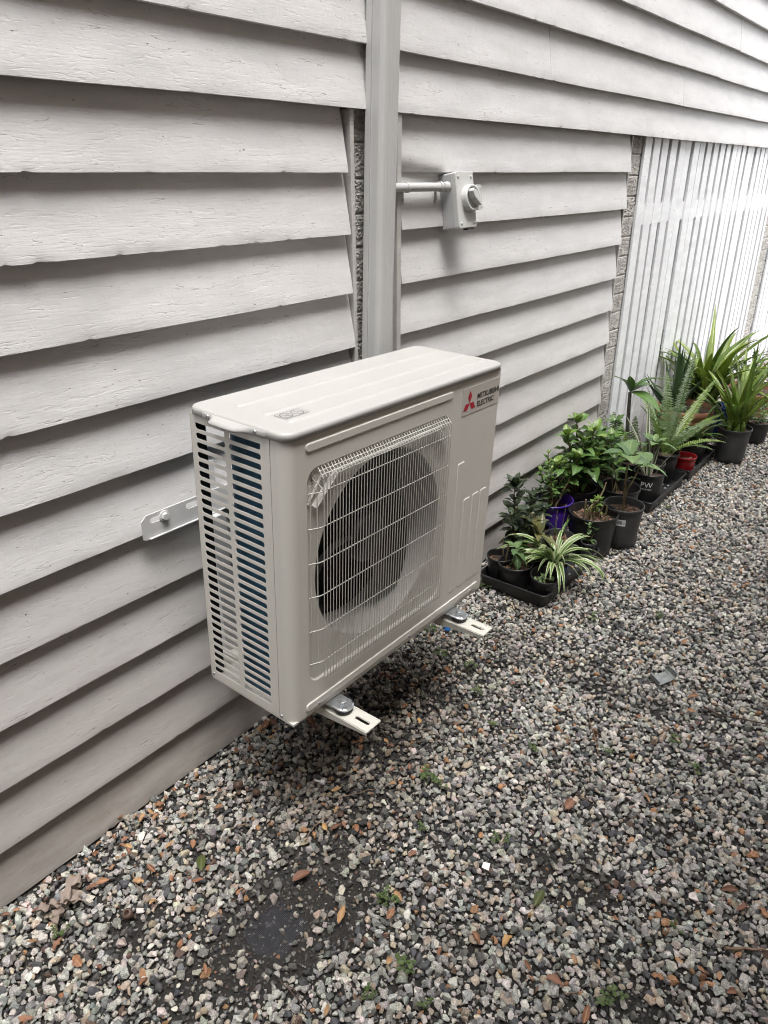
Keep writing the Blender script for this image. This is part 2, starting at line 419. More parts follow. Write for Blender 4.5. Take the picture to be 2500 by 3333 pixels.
def hull_stone(n, flat, seed):
    r = np.random.default_rng(seed); bm = bmesh.new()
    P = r.normal(size=(n, 3)); P /= np.linalg.norm(P, axis=1)[:, None]
    P *= r.uniform(0.78, 1.08, (n, 1)); P *= np.array([1.0, r.uniform(0.62, 0.95), flat])
    vs = [bm.verts.new(p) for p in P]
    res = bmesh.ops.convex_hull(bm, input=vs)
    bmesh.ops.delete(bm, geom=[v for v in bm.verts if not v.link_faces], context='VERTS')
    bmesh.ops.triangulate(bm, faces=bm.faces[:]); bm.verts.index_update()
    V = np.array([v.co[:] for v in bm.verts]); F = np.array([[q.index for q in f.verts] for f in bm.faces]); bm.free()
    return V, F


STONES_LO = [hull_stone(8, random.uniform(0.55, 0.85), 300 + k) for k in range(16)]
STONES = [hull_stone(random.choice([12, 14, 16, 19]), random.uniform(0.5, 0.85), 100 + k) for k in range(48)]


def quat_mats(n, rng):
    q = rng.normal(size=(n, 4)); q /= np.linalg.norm(q, axis=1)[:, None]
    w, x, y, z = q.T
    return np.stack([1 - 2 * (y * y + z * z), 2 * (x * y - z * w), 2 * (x * z + y * w), 2 * (x * y + z * w), 1 - 2 * (x * x + z * z), 2 * (y * z - x * w),
                     2 * (x * z - y * w), 2 * (y * z + x * w), 1 - 2 * (x * x + y * y)], 1).reshape(n, 3, 3)


def in_view(P, mu, mv):
    d = P - CAM_LOC; z = d @ CF
    u = 1250 + FPX * (d @ CR) / np.maximum(z, 1e-3); v = 1666.5 - FPX * (d @ CU) / np.maximum(z, 1e-3)
    return (z > 0.3) & (u > -mu) & (u < 2500 + mu) & (v > 0) & (v < 3333 + mv)


def m_gravel():
    t = NT('crushed_stone'); p = t.pos((1, 1, 1), False)
    at_ = t.n('Attribute', {'attribute_name': 'tint', 'attribute_type': 'GEOMETRY'})
    sp = at_.outputs['Alpha']; c = at_.outputs['Color']
    nz = t.noise(p, 420.0, 2, 0.7)
    n1 = t.ramp(nz, [(0.36, 0.45), (0.50, 1.0), (0.66, 1.38)])
    c = t.mix(sp, c, t.mix(1.0, c, n1, 'MULTIPLY'))
    c = t.mix(1.0, c, t.ramp(t.noise(p, 130.0, 2), [(0.3, 0.78), (0.7, 1.15)]), 'MULTIPLY')
    return t.pbr(c, 0.7, 0, t.bump(t.noise(p, 300.0, 3, 0.75), 0.0022, 0.8), 0.4)


MT['gravel'] = m_gravel()


def gravel(name, mat, spacing, rlo, rhi, zlo, zhi, xr, yr, keep, seed, dark=False):
    rng = np.random.default_rng(seed)
    nx = int((xr[1] - xr[0]) / spacing); ny = int((yr[1] - yr[0]) / spacing)
    gx, gy = np.meshgrid(np.arange(nx), np.arange(ny)); gx = gx.ravel(); gy = gy.ravel()
    P = np.stack([xr[0] + (gx + 0.5 * (gy % 2)) * spacing, yr[0] + gy * spacing], 1) + rng.uniform(-0.42, 0.42, (len(gx), 2)) * spacing
    P3 = np.concatenate([P, rng.uniform(zlo, zhi, (len(P), 1))], 1)
    m = in_view(P3, 650, 450) & (P[:, 1] < 0.004)
    P3 = P3[m]; n = len(P3)
    low = np.zeros(n); dirt_shade = np.zeros(n)
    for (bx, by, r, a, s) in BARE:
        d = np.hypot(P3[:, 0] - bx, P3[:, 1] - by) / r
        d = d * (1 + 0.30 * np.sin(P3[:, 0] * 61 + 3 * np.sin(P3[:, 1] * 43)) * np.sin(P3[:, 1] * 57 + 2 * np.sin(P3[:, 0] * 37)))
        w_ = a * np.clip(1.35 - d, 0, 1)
        if s == 'd': dirt_shade = np.maximum(dirt_shade, w_)
        else: low = np.maximum(low, w_); dirt_shade = np.maximum(dirt_shade, w_ * 0.6)
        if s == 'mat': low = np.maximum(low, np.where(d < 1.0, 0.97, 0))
    # uneven spread: slow drift of depth and of gaps
    drift = 0.5 + 0.5 * np.sin(P3[:, 0] * 5.3 + 1.1 * np.sin(P3[:, 1] * 7)) * np.sin(P3[:, 1] * 6.1 + np.sin(P3[:, 0] * 4))
    ok = rng.random(n) < keep * (1 - 0.97 * low if not dark else 1.0) * (1 - 0.10 * drift)
    low0 = low[ok]
    P3 = P3[ok]; dirt_shade = dirt_shade[ok]; n = len(P3)
    P3[:, 2] -= 0.003 * drift[ok]
    S = rng.uniform(0, 1, n) ** 1.6 * (rhi - rlo) + rlo
    Rm = quat_mats(n, rng)
    yaw = rng.uniform(0, 2 * np.pi, n); cs, sn = np.cos(yaw), np.sin(yaw)
    tilt = Rm; w1 = rng.random(n) < 0.75      # most lie on their flat side
    flat = np.zeros((n, 3, 3)); flat[:, 0, 0] = cs; flat[:, 0, 1] = -sn; flat[:, 1, 0] = sn; flat[:, 1, 1] = cs; flat[:, 2, 2] = 1
    ax = rng.normal(0, 0.28, (n, 2)); tl = np.zeros((n, 3, 3)); tl[:, 0, 0] = 1; tl[:, 1, 1] = 1; tl[:, 2, 2] = 1
    tl[:, 0, 2] = ax[:, 0]; tl[:, 2, 0] = -ax[:, 0]; tl[:, 1, 2] = ax[:, 1]; tl[:, 2, 1] = -ax[:, 1]
    Rm = np.where(w1[:, None, None], np.einsum('nij,njk->nik', tl, flat), tilt)
    # colours: speckled pale granite, blue-grey slate, buff, white quartz, rust
    kinds = np.array([[0.42, 0.41, 0.385, 0.85], [0.33, 0.325, 0.31, 0.9], [0.075, 0.077, 0.082, 0.2], [0.12, 0.117, 0.112, 0.4], [0.42, 0.355, 0.285, 0.55], [0.56, 0.54, 0.50, 0.25],
                      [0.34, 0.19, 0.105, 0.4], [0.20, 0.205, 0.20, 0.6], [0.50, 0.46, 0.42, 0.7], [0.13, 0.085, 0.065, 0.3]])
    pr = np.array([0.25, 0.20, 0.10, 0.07, 0.10, 0.07, 0.022, 0.10, 0.09, 0.016]); pr /= pr.sum()
    if dark: pr = np.array([0.06, 0.10, 0.32, 0.26, 0.05, 0.01, 0.01, 0.15, 0.01, 0.03]); pr /= pr.sum()
    ci = rng.choice(len(kinds), n, p=pr)
    if dark:                                          # grit between the stones has the colours of the stones
        pr2 = np.array([0.22, 0.22, 0.06, 0.10, 0.12, 0.03, 0.02, 0.16, 0.05, 0.02]); ci = np.where(low0 > 0.15, ci, rng.choice(len(kinds), n, p=pr2 / pr2.sum()))
    T = kinds[ci].copy(); T[:, :3] *= rng.uniform(0.66, 1.20, (n, 1)); T[:, :3] *= 1 + rng.normal(0, 0.03, (n, 3))
    T[:, :3] *= (1 - dirt_shade[:, None] * np.array([0.55, 0.60, 0.66]))  # dirt, plus the shade under the unit, painted into the stone colour
    T[:, :3] *= np.array([1.012, 1.0, 0.972])
    SET = STONES_LO if dark else STONES
    si = rng.integers(0, len(SET), n)
    VV = []; FF = []; CC = []; off = 0
    for k, (V, F) in enumerate(SET):
        idx = np.nonzero(si == k)[0]
        if not len(idx): continue
        pv = np.einsum('nij,vj->nvi', Rm[idx] * S[idx][:, None, None], V) + P3[idx][:, None, :]
        VV.append(pv.reshape(-1, 3)); FF.append((F[None] + (np.arange(len(idx)) * len(V))[:, None, None] + off).reshape(-1, 3))
        CC.append(np.repeat(T[idx], len(V), 0)); off += len(idx) * len(V)
    VV = np.concatenate(VV); FF = np.concatenate(FF); CC = np.clip(np.concatenate(CC), 0.004, 0.85)
    me = bpy.data.meshes.new(name)
    me.vertices.add(len(VV)); me.vertices.foreach_set('co', VV.ravel())
    me.loops.add(len(FF) * 3); me.loops.foreach_set('vertex_index', FF.ravel().astype(np.int32))
    me.polygons.add(len(FF)); me.polygons.foreach_set('loop_start', (np.arange(len(FF)) * 3).astype(np.int32))
    me.polygons.foreach_set('loop_total', np.full(len(FF), 3, np.int32))
    ca = me.color_attributes.new('tint', 'FLOAT_COLOR', 'POINT'); ca.data.foreach_set('color', CC.ravel())
    me.update(calc_edges=True); me.polygons.foreach_set('use_smooth', np.zeros(len(FF), bool)); me.shade_flat()
    print(name, n, 'stones', len(FF), 'triangles')
    return link(name, me, mat)


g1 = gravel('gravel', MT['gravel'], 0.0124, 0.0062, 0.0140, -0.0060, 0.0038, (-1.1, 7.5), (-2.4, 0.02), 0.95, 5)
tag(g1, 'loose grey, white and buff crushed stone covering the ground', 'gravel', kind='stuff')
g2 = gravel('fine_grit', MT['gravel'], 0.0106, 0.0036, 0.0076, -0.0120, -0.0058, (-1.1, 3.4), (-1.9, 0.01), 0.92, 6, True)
tag(g2, 'fine dark grit between and below the larger stones', 'grit', kind='stuff')

# woven weed mat showing through
t = NT('woven_mat'); p = t.pos((1, 1, 1), False)
wx = t.n('TexWave', {'wave_type': 'BANDS', 'bands_direction': 'X'}, Vector=p, Scale=95.0, Distortion=0.3).outputs[0]
wy = t.n('TexWave', {'wave_type': 'BANDS', 'bands_direction': 'Y'}, Vector=p, Scale=95.0, Distortion=0.3).outputs[0]
wv = t.math('MULTIPLY', wx, wy)
cm = t.mix(t.ramp(t.noise(p, 60.0, 5), [(0.60, 0.0), (0.78, 0.45)]), t.ramp(wv, [(0.1, (0.010, 0.010, 0.012)), (0.6, (0.055, 0.055, 0.065))]), (0.24, 0.24, 0.26))
MT['mat'] = t.pbr(cm, 0.5, 0, t.bump(wv, 0.002, 0.8), 0.4)
q = BARE[0]; vs = []; fs = []
for i in range(13):
    for j in range(13):
        a, b = (i / 12 - .5) * .15, (j / 12 - .5) * .13
        vs.append((q[0] + a, q[1] + b, -0.0088 + 0.0022 * math.sin(a * 60 + 1) * math.cos(b * 47) - 0.008 * (math.hypot(a / .075, b / .065) / 1.15) ** 4))
fs = [(i * 13 + j, (i + 1) * 13 + j, (i + 1) * 13 + j + 1, i * 13 + j + 1) for i in range(12) for j in range(12)]
tag(link('weed_mat', mesh('weed_mat', vs, fs, True), MT['mat']), 'patch of black woven weed mat showing through the gravel', 'weed mat')

# ================================================================== house wall
house = tag(empty('weatherboard_house', (0.7, 0.02, 0)), 'light grey weatherboard house wall with lapped boards and rough brick piers', 'house')


def inv(o): return Matrix.Translation(-o.location)


def hpart(mb, name, mat, parent=house, bevel=0):
    return mb.build(name, mat, parent, mw=Matrix.Translation(-house.location), bevel=bevel)


def vnoise(x, seed):
    r = random.Random(seed); s = 0
    for k in range(5):
        s += math.sin(x * r.uniform(1.5, 3.2) * (1.9 ** k) + r.uniform(0, 7)) * (0.55 ** k)
    return s


def board(x0, x1, zb, zt, y0, lip=0.022, seed=1, chips=0.35, notch=None, dz=0.0, mat='board'):
    """one lapped board: butt (lower edge) at y0, face leaning back to y0 + lip where the next board covers it"""
    n = max(4, int((x1 - x0) / 0.012)); rows = 8
    v = []; f = []; sm = []
    ex = zt - zb; r = random.Random(seed)
    chip = {}
    for k in range(n + 1):
        if r.random() < chips * 0.06:
            chip[k] = r.uniform(0.0008, 0.0028)
    xs = [x0 + (x1 - x0) * k / n for k in range(n + 1)]
    for k, x in enumerate(xs):
        wob = 0.0007 * vnoise(x * 1.6, seed); bow = 0.0007 * vnoise(x * 1.1, seed + 50)
        c = chip.get(k, 0.0)
        for j in range(rows + 1):
            tt = (j / rows) ** 1.25
            z = zb + dz + wob + tt * (ex + 0.012) + (c if j == 0 else 0)
            y = y0 + lip * ((z - zb) / ex) + bow * (1 - tt) + 0.00025 * vnoise(x * 9 + j * 3, seed + j)
            if j == 0: y += 0.0012 + c * 0.7
            if notch and x < notch:
                q = (notch - x) / (notch - x0); hgt = 0.030 * q ** 0.8
                if z - zb < hgt + 0.004: y += 0.020 * q ** 0.6 * max(0.0, 1 - (z - zb) / (hgt + 0.004))
            v.append((x, y, z))
    R = rows + 1
    for k in range(n):
        for j in range(rows):
            f.append((k * R + j, (k + 1) * R + j, (k + 1) * R + j + 1, k * R + j + 1)); sm.append(True)
    b = len(v)                                       # underside and back
    for k, x in enumerate(xs):
        p = v[k * R]
        v.append((p[0], p[1], p[2])); v.append((x, max(y0 + lip - 0.0006, p[1] + 0.002), p[2] + 0.0012))
    for k in range(n):
        f.append((b + 2 * k, b + 2 * k + 1, b + 2 * k + 3, b + 2 * k + 2)); sm.append(False)
    for k, rev in ((0, False), (n, True)):           # end grain
        e = len(v); col = [v[k * R + j] for j in range(R)]
        back = [(xs[k], y0 + lip + 0.020, col[-1][2]), (xs[k], y0 + lip - 0.0006, col[0][2] + 0.0012)]
        v += col + back; idx = list(range(e, e + R + 2))
        f.append(tuple(idx if rev else reversed(idx))); sm.append(False)
    return link('weatherboard', mesh('weatherboard', v, f, sm), MT[mat], house, mw=Matrix.Translation(-house.location))


ZB = [2.655, 2.51, 2.37, 2.228, 2.076, 1.931, 1.776, 1.634, 1.488, 1.338, 1.187, 1.038, 0.892, 0.736, 0.585, 0.437, 0.2925, 0.139, -0.004]
# upper boards, running the whole wall, with butt joints
UP = {0: [], 1: [], 2: [3.1], 3: [2.55], 4: [3.9], 5: [at(2361, 150, Y=0)[0]], 6: [at(1796, 250, Y=0)[0], at(2226, 340, Y=0)[0]], 7: [at(2104, 445, Y=0)[0]]}
sd = 10
for i in range(8):
    top = ZB[i - 1] if i else ZB[0] + 0.15
    cuts = [-1.7] + UP[i] + [9.0]
    for a, b in zip(cuts[:-1], cuts[1:]):
        sd += 1
        board(a + 0.0012, b - 0.0012, ZB[i], top, 0.0, 0.024, sd, 0.5 if i < 7 else 1.0, dz=random.uniform(-0.0022, 0.001) if a > -1 else 0)
# lower boards, set back, in two panels between the piers
LY = 0.006
for i in range(8, 19):
    top = ZB[i - 1]; bm_ = 'board' if i < 14 else 'board_dirt_shade_%d' % (i - 14)
    sd += 1
    jit = {8: 0.692, 9: 0.697, 10: 0.699, 11: 0.706, 12: 0.704}.get(i, 0.702)
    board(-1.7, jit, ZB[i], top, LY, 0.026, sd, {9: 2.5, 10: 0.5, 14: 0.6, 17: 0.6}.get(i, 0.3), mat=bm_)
    sd += 1
    e = {8: 2.598, 9: 2.602, 10: 2.590, 11: 2.580, 12: 2.583, 13: 2.592}.get(i, 2.586)
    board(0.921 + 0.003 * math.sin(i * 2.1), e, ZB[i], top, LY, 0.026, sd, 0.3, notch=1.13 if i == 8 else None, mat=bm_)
# stop strips beside the panels
for (xa, xb, ya, yb) in ((0.7085, 0.7225, 0.012, 0.05), (0.897, 0.9165, 0.006, 0.05), (0.882, 0.8955, 0.017, 0.05), (2.604, 2.615, 0.022, 0.06)):
    hpart(MB().box(xa, xb, ya, yb, -0.02, 1.632), 'stop_strip', MT['strip'], bevel=0.0015)
# dark backing added as the unlit void behind the gaps
hpart(MB().box(-1.7, 9.0, 0.19, 0.25, -0.02, 2.9), 'void_backing', MT['void'])
hpart(MB().box(-1.7, 9.0, 0.045, 0.19, 1.70, 2.9), 'plate', MT['void'])


hpart(MB().box(-5.0, 9.0, 0.012, 0.25, 2.83, 4.6), 'added_upper_storey', MT['board'])  # added above the view to cut the skylight into the passage


def rock_brick(w, h, seed):
    """rock-faced brick: rough front pushed out of a small drafted margin"""
    r = random.Random(seed); nx, nz = int(w / 0.0034), int(h / 0.0036); v = []; f = []
    ph = [(r.uniform(-620, 620), r.uniform(350, 950), r.uniform(0, 7), r.uniform(0.3, 1)) for _ in range(14)]
    for i in range(nx + 1):
        for j in range(nz + 1):
            x = w * i / nx; z = h * j / nz
            e = min(1, min(i, nx - i, j, nz - j) / 1.0)
            s = sum(a * math.sin(kx * x + kz * z + p + 1.4 * math.sin(kz * z * .6 + p)) for kx, kz, p, a in ph) / 5
            v.append((x + r.uniform(-1, 1) * .0011 * e, -e * (0.0016 + 0.0058 * abs(s) ** 0.8 + r.uniform(-.0008, .0008)), z + r.uniform(-1, 1) * .0011 * e))
    R = nz + 1
    f = [(i * R + j, (i + 1) * R + j, (i + 1) * R + j + 1, i * R + j + 1) for i in range(nx) for j in range(nz)]
    b = len(v); v += [(0, 0.04, 0), (w, 0.04, 0), (w, 0.04, h), (0, 0.04, h)]
    f += [(0, b, b + 3, nz), (b + 1, nx * R, nx * R + nz, b + 2), (nz, b + 3, b + 2, nx * R + nz), tuple([0, nx * R, b + 1, b])]
    return mesh('brick', v, f)


def pier(x0, x1, y):
    core = hpart(MB().box(x0 + 0.003, x1 - 0.003, y + 0.0015, 0.19, -0.02, 1.665), 'brick_pier', MT['mortar'])
    w = x1 - x0; ms = [rock_brick(w, 0.0825, 40 + k) for k in range(5)]
    half = [rock_brick(w * 0.62 - 0.002, 0.0825, 60 + k) for k in range(2)] + [rock_brick(w * 0.38 - 0.002, 0.0825, 70 + k) for k in range(2)]
    for c in range(19):
        z = 0.0 + c * 0.0868
        if c % 4 == 2:
            link('brick', half[c % 2], MT['brick'], core, mw=Matrix.Translation(Vector((x0, y, z)) - house.location + house.location))
            link('brick', half[2 + c % 2], MT['brick'], core, mw=Matrix.Translation(Vector((x0 + w * 0.62 + 0.002, y, z))))
        else:
            link('brick', ms[c % 5], MT['brick'], core, mw=Matrix.Translation(Vector((x0, y, z))))
    return core


pier(0.7235, 0.9, 0.034)
pier(2.6165, 2.752, 0.035)
pier(5.36, 5.60, 0.035)


# ------------------------------------------------------------------ white batten screen
def screen(x0, x1, seed, label):
    s = tag(empty('batten_screen', (x0, 0.03, 0)), label, 'screen', 'batten screens under the house')
    r = random.Random(seed); off = Matrix.Translation(-s.location); x = x0; k = 0
    for zz in (0.25, 1.30):
        MB().box(x0, x1, 0.0375 if zz < 1 else 0.0272, 0.072, zz - 0.045, zz + 0.045).build('rail', MT['batten'], s, mw=off, bevel=0.002)
    while x < x1 - 0.05:
        w = r.uniform(0.076, 0.088); g = r.uniform(0.022, 0.038)
        if x + w > x1: w = x1 - x
        zt = 1.655; n = 26; v = []; f = []; lean = r.uniform(-0.006, 0.004)
        yf = 0.020 + r.uniform(-0.005, 0.005); bw = r.uniform(0, 6)
        for j in range(n + 1):
            z = -0.005 + (zt + 0.005) * j / n; b = 0.0022 * math.sin(z * 2.1 + bw); ll = lean * z
            v += [(x + b + ll, yf, z), (x + w * .5 + b + ll, yf - 0.0012, z), (x + w + b + ll, yf, z), (x + w + b + ll, yf + 0.0115, z), (x + b + ll, yf + 0.0115, z)]
        for j in range(n):
            for i in range(5): f.append((j * 5 + i, j * 5 + (i + 1) % 5, j * 5 + 5 + (i + 1) % 5, j * 5 + 5 + i))
        f += [(4, 3, 2, 1, 0), tuple(n * 5 + i for i in range(5))]
        link('batten', mesh('batten', v, f), MT['batten'], s, mw=off)
        # rear batten closing the gap, set back, leaving a thin dark slit now and then
        xg = x + w; sl = r.choice([0.0, 0.0, 0.006, 0.009])
        MB().box(xg - 0.02 + (0.02 + sl if sl else 0), xg + g + 0.018, 0.100, 0.118, -0.005, 1.66).build('rear_batten', MT['batten'], s, mw=off)
        x += w + g; k += 1
    return s


screen(2.768, 5.34, 3, 'white painted batten screen between the two brick piers, behind the potted plants')
screen(5.625, 7.9, 4, 'white painted batten screen beyond the far brick pier at the right edge')

# ================================================================== brick wall and gate added out of view to shade the passage
t = NT('brown_brick'); 
bk = t.n('TexBrick', Vector=t.n('Mapping', Vector=t.n('NewGeometry').outputs['Position'], Rotation=(rad(90), 0, 0)).outputs[0], Scale=1.0)
bk.inputs['Color1'].default_value = (0.17, 0.115, 0.08, 1); bk.inputs['Color2'].default_value = (0.21, 0.15, 0.105, 1); bk.inputs['Mortar'].default_value = (0.30, 0.27, 0.23, 1)
bk.inputs['Brick Width'].default_value = 0.24; bk.inputs['Row Height'].default_value = 0.086; bk.inputs['Mortar Size'].default_value = 0.01
MT['nbrick'] = t.pbr(bk.outputs['Color'], 0.85)
nb = tag(empty('added_shade_wall', (2.0, -1.95, 0)), 'unseen brown brick wall added across the gravel path to shade the passage', 'house')
MB().box(-7.0, 1.7, -0.25, 0.0, -0.02, 4.2).build('wall', MT['nbrick'], nb)
MB().box(-7.1, 1.8, -0.5, 0.12, 4.2, 4.34).build('shade_wall_cap', MT['strip'], nb)
gate = tag(empty('added_shade_gate', (-2.4, -0.97, 0)), 'unseen tall dark timber gate added behind the viewer to shade the path', 'gate')  # added out of view to dim the low end of the wall
gb = MB().box(-0.012, 0.012, 0, 0.116, 0.02, 1.95).mesh('gate_board'); gb.materials.append(MT['wood'])
for k in range(16): link('gate_board', gb, None, gate, loc=(0, -0.95 + k * 0.119, 0))
for z in (0.3, 1.6): MB().box(0.0125, 0.05, -0.95, 0.95, z, z + 0.09).build('rail', MT['wood'], gate)

# ================================================================== line-set duct
DUCT_ROT = Euler((0, rad(2.54), 0))
duct = tag(empty('pipe_duct', (0.732, 0.0, 1.006), DUCT_ROT), 'light grey ribbed plastic pipe duct running down the wall behind the outdoor unit', 'duct')
# profile: base channel behind, cover with fine ribs in front (x right, y towards the wall is +)
cov = [(0.0, -0.014), (0.0015, -0.0145), (0.0015, -0.030), (0.0, -0.031), (0.0, -0.040), (0.0022, -0.047), (0.0065, -0.0525), (0.012, -0.0545),
       (0.021, -0.0550), (0.0215, -0.0542), (0.0225, -0.0542), (0.023, -0.0553), (0.033, -0.0556), (0.0335, -0.0548), (0.0345, -0.0548), (0.035, -0.0557),
       (0.047, -0.0553), (0.0475, -0.0545), (0.0485, -0.0545), (0.049, -0.0551), (0.058, -0.0535), (0.064, -0.050), (0.068, -0.043), (0.070, -0.034), (0.070, -0.014)]
cov = [(x * 1.04, y) for x, y in cov]
z0, z1 = -0.55, 2.0
R = [[(x, y, z) for x, y in cov] for z in (z0, z1)]
MB().rings(R, False, False, False, cyc=False).build('cover', MT['duct'], duct)
MB().box(-0.0016, 0.0012, -0.0132, 0.004, z0, z1).box(0.0714, 0.0742, -0.0132, 0.004, z0, z1).build('base_channel', MT['duct'], duct)

# ================================================================== conduit and isolator switch
con = tag(empty('electrical_conduit', (0.80, -0.004, 1.449)), 'short grey electrical conduit running from the duct to the isolator switch', 'conduit')
MB().tube([(0.0, 0, 0), (0.12, 0, 0.0005), (0.335, 0, -0.001)], 0.0122, 16).build('pipe', MT['duct'], con)
MB().tube([(0.305, 0, -0.001), (0.322, 0, -0.001), (0.323, 0, -0.001), (0.338, 0, -0.001)], [0.0142, 0.0142, 0.0152, 0.0152], 16).build('adaptor', MT['duct'], con)
for x, zb in ((0.128, -0.045), (0.292, -0.045)):
    sd_ = MB().tube([(x - 0.006, 0, 0), (x + 0.006, 0, 0)], 0.0142, 16)
    sd_.box(x - 0.006, x + 0.006, 0.0150, 0.0175, -0.046, -0.004)
    so = sd_.build('saddle_clip', MT['duct'], con, bevel=0.001)
    MB().lathe([(0.004, 0), (0.004, -0.003), (0.0025, -0.004)], 10, True, (x, 0.0150, -0.034), close1=True, axis='y').build('screw', MT['duct'], so)

sw = tag(empty('isolator_switch', (1.130, -0.004, 1.325), (rad(-9), 0, rad(-1.5))), 'pale grey weatherproof isolator switch with a rotary handle on the wall', 'switch')
MB().rings([[(a, 0.010, b) for a, b in rrect(0.0, 0.094, 0.0, 0.158, 0.006)], [(a, -0.036, b) for a, b in rrect(0.0, 0.094, 0.0, 0.158, 0.006)]]).build('base', MT['switch_base'], sw)
lidm = MB().rings([[(a, -0.0365, b) for a, b in rrect(-0.0006, 0.0946, -0.0006, 0.1586, 0.006)], [(a, -0.050, b) for a, b in rrect(-0.0006, 0.0946, -0.0006, 0.1586, 0.006)],
                   [(a, -0.0525, b) for a, b in rrect(0.001, 0.093, 0.001, 0.157, 0.005)]])
lid = lidm.build('cover', MT['switch'], sw)
dz_ = 0.083
MB().lathe([(0.0385, -0.050), (0.0385, -0.0690), (0.0368, -0.0715), (0.0310, -0.0715), (0.0300, -0.0660)], 40, True, (0.060, 0, dz_), axis='y').build('dial_ring', MT['switch'], sw)
MB().lathe([(0.0302, -0.0655), (0.001, -0.0655)], 32, True, (0.060, 0, dz_), axis='y').build('dial_face', MT['switch_base'], sw)
hn = MB().prism([(-0.0300, -0.0060), (-0.010, -0.0105), (0.0300, -0.0035), (0.0300, 0.0035), (-0.010, 0.0105), (-0.0300, 0.0060)], lambda a, b, d: (a, d, b), -0.0645, -0.0870)
hn.build('handle', MT['switch'], sw, mw=Matrix.Translation((0.060, 0, dz_)) @ Matrix.Rotation(rad(48), 4, 'Y'), bevel=0.0018)
MB().rings([[(a, -0.0675, b) for a, b in rrect(0.078, 0.1060, dz_ - 0.036, dz_ + 0.036, 0.007)], [(a, -0.0712, b) for a, b in rrect(0.078, 0.1060, dz_ - 0.036, dz_ + 0.036, 0.007)]]).build('position_plate', MT['switch'], sw)
for a in (0.013, 0.081):
    for b in (0.013, 0.145):
        MB().lathe([(0.0038, -0.052), (0.0038, -0.0545), (0.0022, -0.0552)], 10, True, (a, 0, b), close1=True, axis='y').build('screw', MT['switch'], sw)
MB().box(0.045, 0.078, -0.052, -0.034, -0.006, -0.0008).build('drain_lip', MT['pot_black'], sw)


# ------------------------------------------------------------------ lettering
def text_mesh(s, size, bold=0.0, sx=1.0, shear=0.0):
    cu = bpy.data.curves.new('t', 'FONT'); cu.body = s; cu.size = size; cu.offset = bold; cu.shear = shear; cu.resolution_u = 3
    o = bpy.data.objects.new('t', cu); COL.objects.link(o)
    dg = bpy.context.evaluated_depsgraph_get(); dg.update()
    me = bpy.data.meshes.new_from_object(o.evaluated_get(dg))
    V = np.array([v.co[:] for v in me.vertices]); F = [tuple(p.vertices) for p in me.polygons]
    bpy.data.objects.remove(o); bpy.data.curves.remove(cu); bpy.data.meshes.remove(me)
    V[:, 0] *= sx
    V[:, 0] -= V[:, 0].min()
    return V, F


def fit_text(s, x0, x1, z0, z1, bold=0.0):
    V, F = text_mesh(s, 1.0, bold)
    V[:, 0] = x0 + (V[:, 0] - V[:, 0].min()) / (V[:, 0].max() - V[:, 0].min()) * (x1 - x0)
    V[:, 1] = z0 + (V[:, 1] - V[:, 1].min()) / (V[:, 1].max() - V[:, 1].min()) * (z1 - z0)
    return V, F


for s, z in (('OFF', dz_ + 0.021), ('ON', dz_ - 0.031)):
    V, F = fit_text(s, 0.0935, 0.1040, z, z + 0.0055, 0.01)
    link('lettering', mesh('lettering', [(a, -0.0718, b) for a, b, _ in V], F), MT['grey_ink'], sw)

# ================================================================== air conditioner
H, D, W = 0.6664, 0.2793, 0.80
AC_R = Matrix.Rotation(rad(0.5617), 4, 'Z') @ Matrix.Rotation(rad(1.1096), 4, 'Y') @ Matrix.Rotation(rad(1.6582), 4, 'X')
ac = tag(empty('air_conditioner'), 'off-white wall-hung air conditioner outdoor unit with round wire fan guard', 'air conditioner')
ac.matrix_world = Matrix.Translation((0, -(D + 0.12), 0.366)) @ AC_R
AP = MT['ac']
# --- front panel
RX0, RX1, RZ0, RZ1 = 0.0530, 0.5665, 0.0795, 0.5985
CX, CZ, CR_ = 0.3098, 0.338, 0.2315
fp = MB()
arc = [(0.0, 0.0315), (0.0, 0.026)] + [(0.026 - 0.026 * math.cos(rad(a)), 0.026 - 0.026 * math.sin(rad(a))) for a in range(10, 91, 10)]
fp.rings([[(x, y, 0.0) for x, y in arc], [(x, y, H) for x, y in arc]], False, False, True, cyc=False)
arc2 = [(0.794, 0.0)] + [(0.794 + 0.006 * math.sin(rad(a)), 0.006 - 0.006 * math.cos(rad(a))) for a in range(15, 91, 15)] + [(0.80, 0.03)]
fp.rings([[(x, y, 0.0) for x, y in arc2], [(x, y, H) for x, y in arc2]], False, False, True, cyc=False)
rec = rrect(RX0, RX1, RZ0, RZ1, 0.032, 7); rec1 = rrect(RX0 + 0.0015, RX1 - 0.0015, RZ0 + 0.0015, RZ1 - 0.0015, 0.031, 7); rec2 = rrect(RX0 + 0.004, RX1 - 0.004, RZ0 + 0.004, RZ1 - 0.004, 0.029, 7)
v, f = fill([[(0.026, 0), (0.794, 0), (0.794, H), (0.026, H)], rec], lambda a, b: (a, 0.0, b)); fp.add(v, f)
fp.rings([[(a, 0.0, b) for a, b in rec], [(a, 0.0012, b) for a, b in rec1], [(a, 0.0055, b) for a, b in rec2]], False, False, True)
circ = [(CX + CR_ * math.cos(2 * math.pi * k / 64), CZ + CR_ * math.sin(2 * math.pi * k / 64)) for k in range(64)]
v, f = fill([rec2, circ], lambda a, b: (a, 0.0055, b)); fp.add(v, f)
fpo = fp.build('front_panel', AP, ac)
bm = bmesh.new(); bm.from_mesh(fpo.data); bmesh.ops.remove_doubles(bm, verts=bm.verts, dist=1e-6); bmesh.ops.recalc_face_normals(bm, faces=bm.faces); bm.to_mesh(fpo.data); bm.free()


